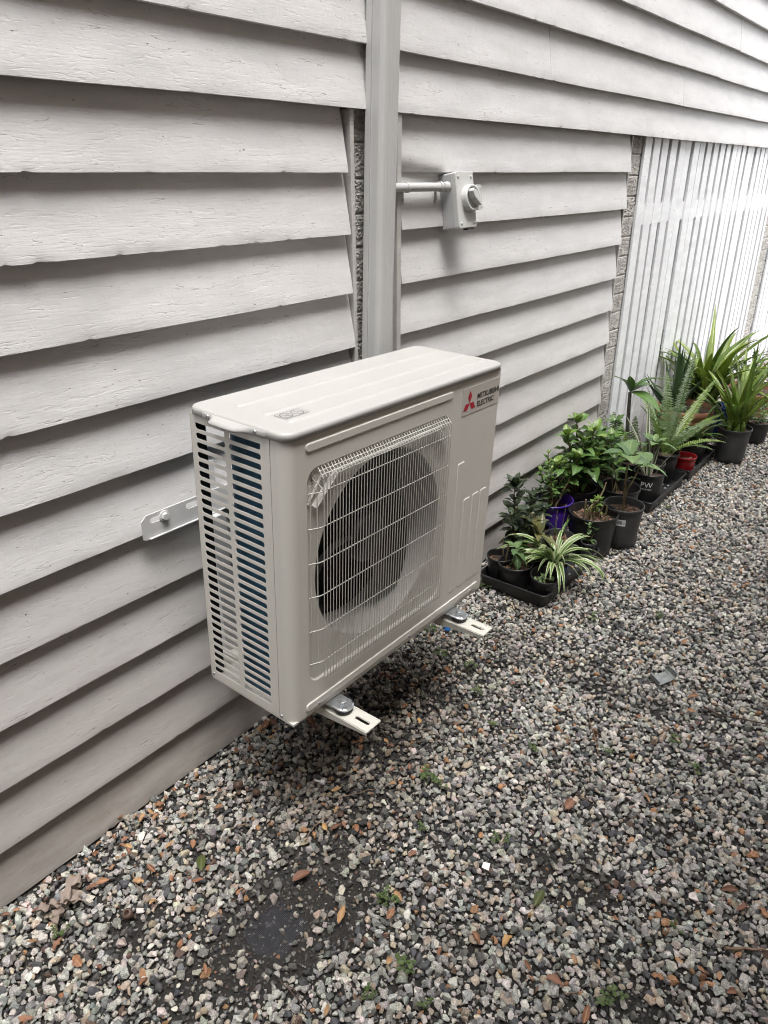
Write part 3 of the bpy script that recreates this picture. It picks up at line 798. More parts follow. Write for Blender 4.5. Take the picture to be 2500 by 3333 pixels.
MB().lathe([(CR_, 0.0055), (CR_ - 0.002, 0.0062), (CR_ - 0.0045, 0.010), (CR_ - 0.006, 0.018), (CR_ - 0.007, 0.030), (CR_ - 0.008, 0.060), (CR_ - 0.008, 0.125)], 64, True, (CX, 0, CZ), axis='y').build('fan_shroud', MT['shroud'], ac)


def pressed_bar(name, x0, x1, z0, z1, r, h=0.0016, parent=fpo):
    b = MB().rings([[(a, 0.0004, c) for a, c in rrect(x0, x1, z0, z1, r)], [(a, -h * 0.7, c) for a, c in rrect(x0 + 0.0008, x1 - 0.0008, z0 + 0.0008, z1 - 0.0008, r - 0.0008)],
                    [(a, -h, c) for a, c in rrect(x0 + 0.0024, x1 - 0.0024, z0 + 0.0024, z1 - 0.0024, max(0.001, r - 0.0024))]], False, True, True)
    return b.build(name, AP, parent)


pressed_bar('pressed_rib', 0.0495, 0.5655, 0.6345, 0.6535, 0.008, 0.0030)
pressed_bar('pressed_rib', 0.0395, 0.7755, 0.0095, 0.0315, 0.008, 0.0030)
for x, zt in ((0.6145, 0.4495), (0.657, 0.3350), (0.702, 0.3365), (0.7425, 0.3367)):
    pressed_bar('pressed_rib', x, x + 0.0335, 0.0585, zt, 0.007, 0.0016)


def screw(parent, M_, r=0.0042):
    s = MB().lathe([(r * 1.05, 0), (r, 0.0012), (r * 0.55, 0.0022), (0.0002, 0.0025)], 14)
    o = s.build('screw', MT['zinc'], parent, mw=M_)
    for a in (0, 90):
        MB().box(-r * 0.5, r * 0.5, -0.0004, 0.0004, 0.0019, 0.00275).build('cross_slot', MT['black_ink'], o, rot=(0, 0, rad(a)))
    return o


toF = Matrix.Rotation(rad(90), 4, 'X')            # disc facing -y
toL = Matrix.Rotation(rad(-90), 4, 'Y')           # disc facing -x
for x, z, y in ((0.0800, 0.0145, -0.0028), (0.430, 0.0145, -0.0028), (0.735, 0.0145, -0.0028), (0.0735, 0.5720, 0.0052), (0.5450, 0.5760, 0.0052)):
    screw(ac, Matrix.Translation((x, y, z)) @ toF)
for y, z in ((0.2700, 0.0105), (0.0380, 0.0075)):
    screw(ac, Matrix.Translation((-0.0003, y, z)) @ toL, 0.0036)

# --- slotted side panel
sp_ = MB(); YB, YM1, YM0, YF1 = 0.2625, 0.1735, 0.1603, 0.0705; ZT, ZL = 0.6500, 0.0226; TH = 0.0010
PIT = (ZT - 0.0128 - ZL) / 29.0
sp_.box(0.0, TH, YB, D, 0.0, H); sp_.box(0.0, TH, YM0, YM1, ZL, ZT); sp_.box(0.0, TH, 0.0455, YF1, 0.0, H)
sp_.box(0.0, TH, YF1, YB, ZT, H); sp_.box(0.0, TH, YF1, YB, 0.0, ZL); sp_.box(0.0008, 0.0018, 0.0325, 0.0449, 0.0, H - 0.001)
sp_.box(0.0, 0.030, D - 0.0012, D - 0.0001, 0.0, H)
spo = sp_.build('side_panel', AP, ac)


def slat_mesh(ya, yb, s, r=0.0052):
    o = []
    for k in range(6): a = rad(180 - 18 * k); o.append((ya + r + r * math.cos(a), -r + r * math.sin(a)))
    for k in range(6): a = rad(90 - 18 * k); o.append((yb - r + r * math.cos(a), -r + r * math.sin(a)))
    for k in range(6): a = rad(-18 * k); o.append((yb - r + r * math.cos(a), s + r + r * math.sin(a)))
    for k in range(6): a = rad(-90 - 18 * k); o.append((ya + r + r * math.cos(a), s + r + r * math.sin(a)))
    o = [(a, b) for a, b in o]
    m = MB().prism(list(reversed(o)), lambda a, b, d: (d, a, b), 0.0, TH).mesh('slat'); m.materials.append(AP)
    return m


sh = PIT - 0.0128
s1, s2 = slat_mesh(YM1, YB, sh), slat_mesh(YF1, YM0, sh)
for k in range(29):
    zz = ZT - 0.0128 - k * PIT - sh
    link('slat', s1, None, spo, loc=(0, 0, zz)); link('slat', s2, None, spo, loc=(0, 0, zz))
# --- rest of the casing, coil and fan
MB().box(0.7988, 0.80, 0.031, D, 0.0, H).build('right_panel', AP, ac)
MB().box(0.001, 0.799, 0.002, D - 0.002, -0.006, 0.0).box(0.03, 0.77, 0.02, D - 0.02, -0.011, -0.0065).build('base_pan', AP, ac)
MB().box(0.57, 0.572, 0.032, D - 0.002, 0.001, H - 0.002).box(0.066, 0.56, 0.205, 0.21, 0.001, H - 0.002).build('partition', MT['inside'], ac)
cp = [(0.030, 0.050)] + [(0.030, 0.050 + 0.13 * k / 5) for k in range(1, 6)] + [(0.030 + 0.035 * (1 - math.cos(rad(a))), 0.18 + 0.035 * math.sin(rad(a))) for a in range(15, 91, 15)] + [(0.56, 0.215)]
cq = [(0.052, 0.050)] + [(0.052, 0.050 + 0.13 * k / 5) for k in range(1, 6)] + [(0.052 + 0.013 * (1 - math.cos(rad(a))), 0.18 + 0.013 * math.sin(rad(a))) for a in range(15, 91, 15)] + [(0.56, 0.193)]
out = cp + list(reversed(cq))
cm_ = MB(); cm_.rings([[(x, y, 0.004) for x, y in out], [(x, y, H - 0.006) for x, y in out]], False, False)
cm_.build('coil', MT['coil'], ac)
MB().box(0.0665, 0.56, 0.1895, 0.1920, 0.004, H - 0.004).box(0.053, 0.056, 0.034, 0.1885, 0.004, H - 0.004).box(0.004, 0.054, 0.0335, 0.0350, 0.004, H - 0.004).build('coil_dark_sheet', MT['inside'], ac)  # dark sheets added over the coil so the fan opening reads black
MB().box(0.0032, 0.0300, 0.268, 0.2778, 0.002, H - 0.004).build('rear_corner_post', MT['inside'], ac)
fan = MB().lathe([(0.060, 0.075), (0.060, 0.046), (0.052, 0.040), (0.0, 0.038)], 32, True, (CX, 0, CZ), axis='y').build('fan', MT['fan'], ac)
for k in range(3):
    v = []; f = []
    for i in range(9):
        rr = 0.055 + (0.212 - 0.055) * i / 8; a0 = rad(120 * k + 35) + 0.5 * (i / 8) ** 2; spn = rad(52 + 22 * (i / 8))
        for j in range(9):
            q = j / 8; a = a0 + spn * q; y = 0.042 + 0.085 * q ** 1.1 - 0.006 * math.sin(math.pi * q)
            v.append((CX + rr * math.cos(a), y, CZ + rr * math.sin(a)))
    f = [(i * 9 + j, (i + 1) * 9 + j, (i + 1) * 9 + j + 1, i * 9 + j + 1) for i in range(8) for j in range(8)]
    link('fan_blade', mesh('fan_blade', v, f, True), MT['fan'], fan)

# --- top cover
tc = MB()
def lidring(ins, z): return [(a, b, z) for a, b in rrect(-0.0045 + ins, 0.8045 - ins, -0.0045 + ins, D + 0.0045 - ins, 0.030 - ins * 0.6, 8)]
tc.rings([lidring(0.003, H + 0.0010), lidring(0.0, H + 0.0012), lidring(0.0, H + 0.0110), lidring(0.0010, H + 0.0145), lidring(0.0032, H + 0.0168), lidring(0.0062, H + 0.0180)], True, True, True)
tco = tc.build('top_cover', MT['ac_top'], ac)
tco.data.polygons[len(tco.data.polygons) - 1].use_smooth = False
ZC = H + 0.0180
for y0, w_ in ((0.2000, 0.011), (0.1185, 0.011), (0.0515, 0.010)):
    rb = MB().rings([[(a, b, ZC - 0.0003) for a, b in rrect(0.056, 0.788, y0 - w_, y0 + w_, w_ * 0.95)], [(a, b, ZC + 0.0026) for a, b in rrect(0.0595, 0.7845, y0 - w_ + 0.004, y0 + w_ - 0.004, w_ * 0.55)],
                     [(a, b, ZC + 0.0031) for a, b in rrect(0.0615, 0.7825, y0 - w_ + 0.006, y0 + w_ - 0.006, w_ * 0.35)]], False, True, True)
    rb.build('pressed_rib', MT['ac_top'], tco)
# hand lip on the left edge
lip = MB(); R = []
for y, k in ((0.2330, 0.0), (0.2300, 0.22), (0.2010, 0.25), (0.1935, 0.85), (0.186, 1.0), (0.130, 1.0), (0.118, 0.9), (0.100, 0.42), (0.088, 0.25), (0.0530, 0.22), (0.0485, 0.0)):
    e = 0.020 * max(0, k - 0.25) / 0.75; b = 0.0045 + 0.0012 * min(1, k * 4); dn = 0.010 + 0.006 * min(1, k * 4) - 0.001 * e / 0.02
    R.append([(0.004, y, ZC - 0.002), (-b + 0.001, y, ZC - 0.0045), (-b - e * 0.55, y, ZC - 0.0085), (-b - e, y, ZC - 0.0125), (-b - e, y, ZC - dn - 0.0025), (-b - e * 0.9 + 0.0015, y, ZC - dn - 0.0030), (-b - e * 0.5, y, ZC - 0.0145), (-0.0005, y, ZC - 0.0160 - 0.004 * min(1, k * 4))])
lip.rings(R, True, True, True).build('hand_lip', MT['ac_top'], tco)
for y in (0.2145, 0.0780):
    screw(tco, Matrix.Translation((-0.0057, y, ZC - 0.0105)) @ toL, 0.0042)
# warning sticker
stk = MB(); zs = ZC + 0.0009
def flat_ring(mb, o_, i_, fn):
    n = len(o_); v = [fn(*p) for p in o_] + [fn(*p) for p in i_]
    mb.add(v, [(k, (k + 1) % n, n + (k + 1) % n, n + k) for k in range(n)])
stx0, stx1, sty0, sty1 = 0.0645, 0.1315, 0.0655, 0.0985
ctr = ((stx0 + stx1) / 2, (sty0 + sty1) / 2)
st = link('warning_sticker', mesh('warning_sticker', [(stx0, sty0, zs - 0.0003), (stx1, sty0, zs - 0.0003), (stx1, sty1, zs - 0.0003), (stx0, sty1, zs - 0.0003)], [(0, 1, 2, 3)]), MT['ac_top'], tco)
flat_ring(stk, rrect(stx0, stx1, sty0, sty1, 0.002, 3), rrect(stx0 + 0.0007, stx1 - 0.0007, sty0 + 0.0007, sty1 - 0.0007, 0.0015, 3), lambda a, b: (a, b, zs))
for cx in (stx0 + 0.0178, stx1 - 0.0178):
    cir = lambda r: [(cx + r * math.cos(2 * math.pi * k / 32), ctr[1] + r * math.sin(2 * math.pi * k / 32)) for k in range(32)]
    flat_ring(stk, cir(0.0136), cir(0.0122), lambda a, b: (a, b, zs))
    stk.add([(cx - 0.009, ctr[1] + 0.0084, zs), (cx - 0.0084, ctr[1] + 0.009, zs), (cx + 0.009, ctr[1] - 0.0084, zs), (cx + 0.0084, ctr[1] - 0.009, zs)], [(0, 1, 2, 3)])
    for (a, b, w1, h1) in ((-0.004, -0.003, 0.006, 0.0012), (0.002, 0.0015, 0.0045, 0.0012), (-0.003, 0.003, 0.001, 0.004), (0.001, -0.006, 0.005, 0.0014)):
        stk.add([(cx + a, ctr[1] + b, zs + 0.0001), (cx + a + w1, ctr[1] + b, zs + 0.0001), (cx + a + w1, ctr[1] + b + h1, zs + 0.0001), (cx + a, ctr[1] + b + h1, zs + 0.0001)], [(0, 1, 2, 3)])
stk.build('print', MT['black_ink'], st)

# --- maker's badge
bdg = MB().rings([[(a, -0.0002, b) for a, b in rrect(0.6115, 0.7925, 0.5765, 0.6470, 0.003)], [(a, -0.0009, b) for a, b in rrect(0.6119, 0.7921, 0.5769, 0.6466, 0.003)]], False, True).build('badge', MT['badge'], ac)
def dia(pts): return [(a, -0.0014, b) for a, b in pts]
cx, cz, e = 0.6453, 0.6058, 0.0192
rh = e
def rhomb(ang):
    a = rad(ang); u = (math.cos(a + rad(30)), math.sin(a + rad(30))); w2 = (math.cos(a - rad(30)), math.sin(a - rad(30)))
    return [(cx, cz), (cx + e * w2[0], cz + e * w2[1]), (cx + e * (u[0] + w2[0]), cz + e * (u[1] + w2[1])), (cx + e * u[0], cz + e * u[1])]
for ang in (90, 210, 330):
    link('emblem', mesh('emblem', dia(rhomb(ang)), [(0, 1, 2, 3)]), MT['red_ink'], bdg)
for s, x0, x1, za, zb2 in (('MITSUBISHI', 0.6815, 0.7895, 0.6092, 0.6242), ('ELECTRIC', 0.6820, 0.7660, 0.5886, 0.6032)):
    V, F = fit_text(s, x0, x1, za, zb2, 0.03)
    link('lettering', mesh('lettering', [(a, -0.0014, b) for a, b, _ in V], F), MT['black_ink'], bdg)

# --- wire fan guard
gd = link('fan_guard', MB().box(0.086, 0.552, -0.0125, -0.0108, 0.0850, 0.0905).mesh('fan_guard'), MT['wire'], ac)
YW = -0.0145
nw = 48
for k in range(nw):
    x = 0.0865 + (0.5480 - 0.0865) * k / (nw - 1)
    ctop = 0.5770
    path = [(x, -0.0135, 0.0835), (x, YW, 0.0875), (x, YW, ctop - 0.004), (x, YW + 0.0015, ctop + 0.0005), (x - 0.0005, 0.0002, 0.5945), (x - 0.0005, 0.0035, 0.5970)]
    if k in (0, 15, 31, 47): path[-1] = (x - 0.0005, 0.0060, 0.5960)
    MB().tube(path, 0.00112, 6).build('wire', MT['wire'], gd)
for x, y, zt in ((0.0600, -0.0020, 0.5640), (0.0730, -0.0085, 0.5640)):
    MB().tube([(x, y, 0.125), (x, y, zt)], 0.0012, 6).build('wire', MT['wire'], gd)
MB().tube([(0.0865, YW, 0.540), (0.0865, YW, 0.5480), (0.0800, -0.005, 0.5640), (0.0690, 0.002, 0.5760), (0.0685, 0.003, 0.584), (0.0730, 0.003, 0.5870)], 0.0013, 6).build('wire', MT['wire'], gd)
for z in (0.5476, 0.4689, 0.3886, 0.3076, 0.2214, 0.1357):
    MB().tube([(0.0545, -0.0005, z), (0.0620, -0.0035, z), (0.0740, -0.0100, z), (0.0840, -0.0120, z), (0.30, -0.0120, z), (0.5530, -0.0120, z)], 0.00125, 6).build('wire', MT['wire'], gd)
for z, y in ((0.5815, -0.0090), (0.5885, -0.0035)):
    MB().tube([(0.0840, y, z), (0.5490, y, z)], 0.0013, 6).build('wire', MT['wire'], gd)
# flat stays behind the wires
def stay(p0, p1, w2, tilt):
    p0, p1 = Vector(p0), Vector(p1); d = (p1 - p0).normalized(); nrm = Vector((-d.z, 0, d.x))
    if nrm.z < 0: nrm = -nrm
    a = nrm * w2 + Vector((0, tilt, 0))
    v = [p0 + a, p1 + a, p1 - a, p0 - a]; b = Vector((0, 0.0016, 0))
    v += [p + b for p in v]
    link('stay', mesh('stay', v, [(0, 1, 2, 3), (7, 6, 5, 4), (0, 4, 5, 1), (1, 5, 6, 2), (2, 6, 7, 3), (3, 7, 4, 0)]), MT['wire'], gd)
stay((0.0700, -0.004, 0.5160), (0.1330, -0.0065, 0.5760), 0.0042, 0.0040)
stay((0.1330, -0.0065, 0.5765), (0.5050, -0.0065, 0.5765), 0.0035, 0.0032)
stay((0.5050, -0.0075, 0.5770), (0.5480, -0.006, 0.5300), 0.0055, 0.0045)
stay((0.0580, 0.003, 0.5220), (0.1010, 0.003, 0.5760), 0.0016, 0.0010)

# --- feet, dampers, bolts (two at the front show)
for fx in (0.136, 0.641):
    ft = MB()
    o_ = rrect(-0.0235, 0.0235, -0.052, 0.030, [0.021, 0.021, 0.004, 0.004], 6)
    ft.rings([[(a, b, -0.0085) for a, b in o_], [(a, b, -0.0045) for a, b in o_]])
    o2 = rrect(-0.0205, 0.0205, -0.049, 0.030, [0.019, 0.019, 0.004, 0.004], 6)
    ft.rings([[(a, b, -0.0046) for a, b in o_], [(a, b, -0.0020) for a, b in o2]], False, True, True)
    fto = ft.build('foot', MT['zinc'], ac, loc=(fx, 0.0, -0.0060))
    MB().lathe([(0.0135, 0), (0.0135, 0.0018)], 20, True, (0, -0.0270, -0.0020), close1=True).build('washer', MT['zinc'], fto)
    bh = MB(); hx = [(0.0085 * math.cos(rad(60 * k)), -0.0270 + 0.0085 * math.sin(rad(60 * k))) for k in range(6)]
    bh.rings([[(a, b, 0.0) for a, b in hx], [(a, b, 0.0052) for a, b in hx]]).build('bolt', MT['zinc'], fto, bevel=0.0008)
    for a, b in ((-0.017, -0.041), (0.017, -0.041)):
        MB().lathe([(0.0022, 0), (0.0001, 0.0002)], 8, False, (a, b, -0.0019)).build('hole', MT['black_ink'], fto)
    MB().lathe([(0.0220, -0.0200), (0.0230, -0.0160), (0.0230, -0.0092), (0.0215, -0.0086)], 26, True, (0, -0.0285, 0), close0=True, close1=True).build('rubber_pad', MT['rubber'], fto)

# ================================================================== wall bracket
br = tag(empty('wall_bracket', (0.0, -0.004, 0.75)), 'pale grey steel wall bracket with two arms carrying the outdoor unit', 'bracket')
off = Matrix.Translation(-br.location)
slotA = [(0.0 + a, b) for a, b in rrect(-0.037, 0.003, 0.7650, 0.7790, 0.0068, 4)]
slotB = [(a, b) for a, b in rrect(0.062, 0.112, 0.7650, 0.7790, 0.0068, 4)]
outl = [(-0.055, 0.7290), (0.86, 0.7290), (0.86, 0.7880), (-0.045, 0.7880), (-0.0600, 0.7760), (-0.0600, 0.7330)]
rl = MB(); v, f = fill([outl, slotA, slotB], lambda a, b: (a, -0.0100, b)); rl.add(v, f)
v, f = fill([outl, slotA, slotB], lambda a, b: (a, -0.0072, b)); rl.add(v, f)
n = len(outl); rl.add([(a, -0.0100, b) for a, b in outl] + [(a, -0.0072, b) for a, b in outl], [(k, (k + 1) % n, n + (k + 1) % n, n + k) for k in range(n)])
for s_ in (slotA, slotB):
    n = len(s_); rl.add([(a, -0.0100, b) for a, b in s_] + [(a, -0.0072, b) for a, b in s_], [(k, (k + 1) % n, n + (k + 1) % n, n + k) for k in range(n)])
rl.box(-0.046, 0.86, -0.0150, -0.0101, 0.7290, 0.7312)
rlo = rl.build('rail', MT['bracket'], br, mw=off)
hb = MB(); hx = lambda r: [(0.0005 + r * math.cos(rad(60 * k + 12)), 0.7720 + r * math.sin(rad(60 * k + 12))) for k in range(6)]
hb.rings([[(a, -0.0120, b) for a, b in hx(0.0092)], [(a, -0.0200, b) for a, b in hx(0.0092)]])
hb.lathe([(0.0135, -0.0101), (0.0135, -0.0120), (0.006, -0.0122)], 20, True, (0.0005, 0, 0.7720), axis='y')
hb.build('bolt', MT['bracket'], br, mw=off, bevel=0.0007)
for ax_, ztop in ((0.1365, 0.3345), (0.6400, 0.3250)):
    hw = 0.0255
    a_ = MB(); R = []
    sl = rrect(-0.0050, 0.0050, -0.505, -0.462, 0.0048, 4)
    o_ = [(-hw, -0.012), (-hw, -0.517), (hw, -0.517), (hw, -0.012)]
    v, f = fill([o_, sl], lambda a, b: (ax_ + a, b, ztop)); a_.add(v, f)
    v, f = fill([o_, sl], lambda a, b: (ax_ + a, b, ztop - 0.0024)); a_.add(v, f)
    a_.add([(ax_ + a, b, ztop) for a, b in sl] + [(ax_ + a, b, ztop - 0.0024) for a, b in sl], [(k, (k + 1) % len(sl), len(sl) + (k + 1) % len(sl), len(sl) + k) for k in range(len(sl))])
    a_.box(ax_ - hw, ax_ + hw, -0.5170, -0.5169, ztop - 0.0024, ztop)
    for s_ in (-1, 1):
        xx = ax_ + s_ * hw; xi = ax_ + s_ * (hw - 0.0024)
        side = [(-0.5170, ztop), (-0.5170, ztop - 0.012), (-0.012, ztop - 0.060), (-0.012, ztop)]
        a_.rings([[(xx, y, z) for y, z in side], [(xi, y, z) for y, z in side]])
    a_.build('arm', MT['armpaint'], br, mw=off, bevel=0.0014)
    MB().box(ax_ - 0.022, ax_ + 0.022, -0.0330, -0.0102, 0.262, 0.728).box(ax_ - 0.022, ax_ + 0.022, -0.0068, -0.0045, 0.262, 0.862).build('upright', MT['bracket'], br, mw=off, bevel=0.001)


# ================================================================== plants
def leaf_mesh(L, Wd, curl=0.25, fold=0.18, seg=7, p=(0.85, 0.75), wav=0.0, seed=0, peak=0.45, name='leaf'):
    """blade along +X, base at origin, top side +Z"""
    r = random.Random(seed); v = []; uv = []
    ph = r.uniform(0, 6)
    for i in range(seg + 1):
        t_ = i / seg
        w = Wd * 0.5 * (math.sin(math.pi * t_ ** (math.log(0.5) / math.log(peak))) ** p[1] if 0 < t_ < 1 else 0.02)
        z = L * (0.10 * math.sin(math.pi * t_ * 0.7) - curl * t_ * t_)
        x = L * t_ * (1 - 0.18 * abs(curl) * t_)
        dz = fold * w
        for s_, uu in ((-1, 0.0), (-0.5, 0.25), (0, 0.5), (0.5, 0.75), (1, 1.0)):
            v.append((x, s_ * w, z + dz * (abs(s_) ** 1.5) + wav * w * math.sin(t_ * 14 + ph + s_ * 2) * abs(s_))); uv.append((uu, t_))
    f = [(i * 5 + j, (i + 1) * 5 + j, (i + 1) * 5 + j + 1, i * 5 + j + 1) for i in range(seg) for j in range(4)]
    return mesh(name, v, f, True, uv)


def strap_mesh(L, Wd, el0, bend, az, seg=12, fold=0.35, twist=0.0, peak=0.35, taper=0.8, kink=0.0, name='leaf'):
    """long arching blade; returned in plant space (z up) starting at the origin"""
    v = []; uv = []; x = z = 0.0; P = []
    for i in range(seg + 1):
        t_ = i / seg; el = el0 - bend * t_ ** 1.25
        P.append((x, z, el)); x += math.cos(el) * L / seg; z += math.sin(el) * L / seg
    ca, sa = math.cos(az), math.sin(az)
    for i, (x, z, el) in enumerate(P):
        t_ = i / seg
        w = Wd * 0.5 * (min(1, 0.55 + t_ / peak * 0.45) if t_ < peak else (1 - ((t_ - peak) / (1 - peak)) ** (1.6 / taper)) + 0.012)
        tw = twist * t_; nx, nz = -math.sin(el), math.cos(el)
        for s_, uu in ((-1, 0.0), (-0.45, 0.27), (0, 0.5), (0.45, 0.73), (1, 1.0)):
            o_ = s_ * w; up = fold * w * abs(s_)
            lat = o_ * math.cos(tw); vert = up + o_ * math.sin(tw)
            px = x + nx * vert; pz = z + nz * vert; py = lat
            v.append((px * ca - py * sa, px * sa + py * ca, pz)); uv.append((uu, t_))
    f = [(i * 5 + j, (i + 1) * 5 + j, (i + 1) * 5 + j + 1, i * 5 + j + 1) for i in range(seg) for j in range(4)]
    return mesh(name, v, f, True, uv)


def frond_mesh(L, el0, bend, az, pl, pairs=30, seed=0, roll=0.0):
    """fern frond: rachis with pairs of narrow pinnae, in plant space"""
    r = random.Random(seed); v = []; f = []; uv = []
    ca, sa = math.cos(az), math.sin(az); P = []; x = z = 0.0; n = pairs + 6
    for i in range(n + 1):
        t_ = i / n; el = el0 - bend * t_ ** 1.2
        P.append((x, z, el, t_)); x += math.cos(el) * L / n; z += math.sin(el) * L / n
    def put(x, y, z): return (x * ca - y * sa, x * sa + y * ca, z)
    for i in range(n):                                            # rachis
        k = len(v); x, z, el, t_ = P[i]; x2, z2, _, t2 = P[i + 1]; w = 0.0016 * (1 - t_ * 0.8); w2 = 0.0016 * (1 - t2 * 0.8)
        v += [put(x, -w, z), put(x, w, z), put(x2, w2, z2), put(x2, -w2, z2)]; uv += [(0.5, 0)] * 4; f.append((k, k + 1, k + 2, k + 3))
    for i in range(4, n):
        x, z, el, t_ = P[i]; q = (i - 4) / (n - 4)
        ln = pl * (0.45 + 0.55 * min(1, q * 5)) * (1 - q ** 2.2) ** 0.8 + 0.002
        tx, tz = math.cos(el), math.sin(el); nx, nz = -math.sin(el), math.cos(el); wd = L / n * 0.74
        for s_ in (-1, 1):
            l2 = ln * r.uniform(0.85, 1.1); fw = 0.22 * l2; rise = l2 * (0.16 + r.uniform(-0.08, 0.12)); drop = l2 * r.uniform(-0.05, 0.22)
            k = len(v)
            b0 = put(x, 0, z); b1 = put(x + tx * wd, 0, z + tz * wd)
            m0 = put(x + tx * fw * .5 + nx * rise, s_ * l2 * .55, z + tz * fw * .5 + nz * rise); m1 = put(x + tx * (fw * .5 + wd) + nx * rise, s_ * l2 * .55, z + tz * (fw * .5 + wd) + nz * rise)
            e = put(x + tx * (fw + wd * .4) + nx * (rise - drop), s_ * l2, z + tz * (fw + wd * .4) + nz * (rise - drop))
            v += [b0, m0, e, m1, b1]; uv += [(0.4, 0.3), (0.3, 0.5), (0.2, 1), (0.7, 0.5), (0.6, 0.3)]
            f += [(k, k + 1, k + 3, k + 4), (k + 1, k + 2, k + 3)]
    return mesh('frond', v, f, False, uv)


def pot_mesh(d, h, taper=0.74, rim=0.012, rings=(), rt=0.0035):
    R = d / 2; b = R * taper; m = MB(); wall = 0.0016
    pr = [(0.001, 0.002), (b * 0.94, 0.002), (b, 0.006)]
    for k in range(1, 6): pr.append((b + (R - rt - b) * k / 6 * (h - rim) / (h - rim), (h - rim) * k / 6))
    for z, e in rings:
        rr = b + (R - rt - b) * z / (h - rim); pr += [(rr, z - 0.004), (rr + e, z - 0.002), (rr + e, z + 0.002), (rr, z + 0.004)]
    pr = sorted(pr[:3], key=lambda q: q[0]) + sorted(pr[3:], key=lambda q: q[1])
    pr += [(R - rt, h - rim), (R, h - rim + 0.0015), (R, h - 0.0015), (R - 0.001, h), (R - rt + 0.0002, h), (R - rt - 0.0005, h - 0.002), (R - rt - 0.002, h - rim), (b + (R - b) * 0.6 - wall - 0.001, h * 0.55)]
    m.lathe(pr, 36, True)
    return m


def soil_mesh(r, z, seed=0, lump=0.004):
    rr = random.Random(seed); v = [(0, 0, z + 0.004)]; f = []; n = 18; K = 5
    for i in range(1, K + 1):
        for k in range(n):
            a = 2 * math.pi * k / n; q = r * i / K
            v.append((q * math.cos(a), q * math.sin(a), z + rr.uniform(-lump, lump) + 0.004 * (1 - i / K)))
    f = [(0, 1 + k, 1 + (k + 1) % n) for k in range(n)]
    for i in range(K - 1):
        for k in range(n):
            a = 1 + i * n + k; b = 1 + i * n + (k + 1) % n; f.append((a, a + n, b + n, b))
    return mesh('soil', v, f, True)


def potted(x, y, z, d, h, mat, label, cat='potted plant', soil=0.030, taper=0.74, rim=0.012, rings=(), tilt=(0, 0), mulch=0, name='potted_plant', seed=1):
    o = tag(empty(name, (x, y, z), (tilt[0], tilt[1], 0)), label, cat)
    p = pot_mesh(d, h, taper, rim, rings).build('pot', mat, o)
    b = d / 2 * taper; rs = b + (d / 2 - b) * (h - soil) / h - 0.0045
    so = link('soil', soil_mesh(rs, h - soil, seed), MT['soil'], o)
    if mulch:
        r = random.Random(seed + 3); mm = MB()
        for k in range(mulch):
            a = r.uniform(0, 6.28); q = rs * math.sqrt(r.random()) * 0.9; s_ = r.uniform(0.003, 0.008); M_ = Matrix.Translation((q * math.cos(a), q * math.sin(a), h - soil + 0.005)) @ Euler((r.uniform(-.5, .5), r.uniform(-.5, .5), r.uniform(0, 6))).to_matrix().to_4x4()
            mb = MB().box(-s_ * 1.6, s_ * 1.6, -s_ * .7, s_ * .7, -s_ * .3, s_ * .3)
            mm.add([M_ @ Vector(p_) for p_ in mb.v], mb.f)
        ch = mm.build('bark_chips', MT['mulch'], o); ch['kind'] = 'stuff'
    return o


MT['mulch'] = m_simple('bark_mulch', (0.15, 0.085, 0.055), 0.9, 0, 0.6, 90, 0.5)


def place_leaf(o, me, base, az, el, s=1.0, roll=0.0, name='leaf'):
    M_ = Matrix.Translation(base) @ Matrix.Rotation(az, 4, 'Z') @ Matrix.Rotation(-el, 4, 'Y') @ Matrix.Rotation(roll, 4, 'X') @ Matrix.Scale(s, 4)
    return link(name, me, None, o, mw=M_)


def leaves(mat, L, Wd, n=3, **k):
    out = []
    for i in range(n):
        m = leaf_mesh(L, Wd, k.get('curl', 0.25) + 0.12 * (i - 1), k.get('fold', 0.2), k.get('seg', 7), k.get('p', (0.85, 0.75)), k.get('wav', 0.12), i, k.get('peak', 0.45)); m.materials.append(mat); out.append(m)
    return out


def stem(o, path, r0, r1, mat, n=6, name='stem'):
    k = len(path); return MB().tube(path, [r0 + (r1 - r0) * i / (k - 1) for i in range(k)], n).build(name, mat, o)


def bush(o, z0, stems, ls, rng, spacing=0.03, ls_tip=None, mat='bark', lr=(0.7, 1.1), r0=0.004, start=0.35, el=(0.1, 0.7)):
    """stems: list of tip offsets; leaves in pairs along each stem and a rosette at the tip"""
    for (bx, by, tx, ty, h) in stems:
        P = []
        for i in range(6):
            q = i / 5; P.append((bx + (tx - bx) * q ** 1.2 + rng.uniform(-.004, .004), by + (ty - by) * q ** 1.2 + rng.uniform(-.004, .004), z0 + h * q))
        stem(o, P, r0, r0 * 0.45, MT[mat])
        q = start; az = rng.uniform(0, 6.28)
        while q < 1.0:
            k = min(4, int(q * 5)); w = q * 5 - k; b = Vector(P[k]).lerp(Vector(P[k + 1]), w)
            for s_ in (0, math.pi):
                place_leaf(o, rng.choice(ls), b, az + s_ + rng.uniform(-.35, .35), rng.uniform(*el), rng.uniform(*lr) * (0.75 + 0.25 * math.sin(math.pi * q)), rng.uniform(-.4, .4))
            az += 1.57 + rng.uniform(-.3, .3); q += spacing / h * rng.uniform(0.8, 1.25)
        for k in range(4):
            place_leaf(o, rng.choice(ls_tip or ls), P[-1], az + k * 1.57 + rng.uniform(-.3, .3), rng.uniform(0.5, 1.1), rng.uniform(0.45, 0.75), rng.uniform(-.3, .3))


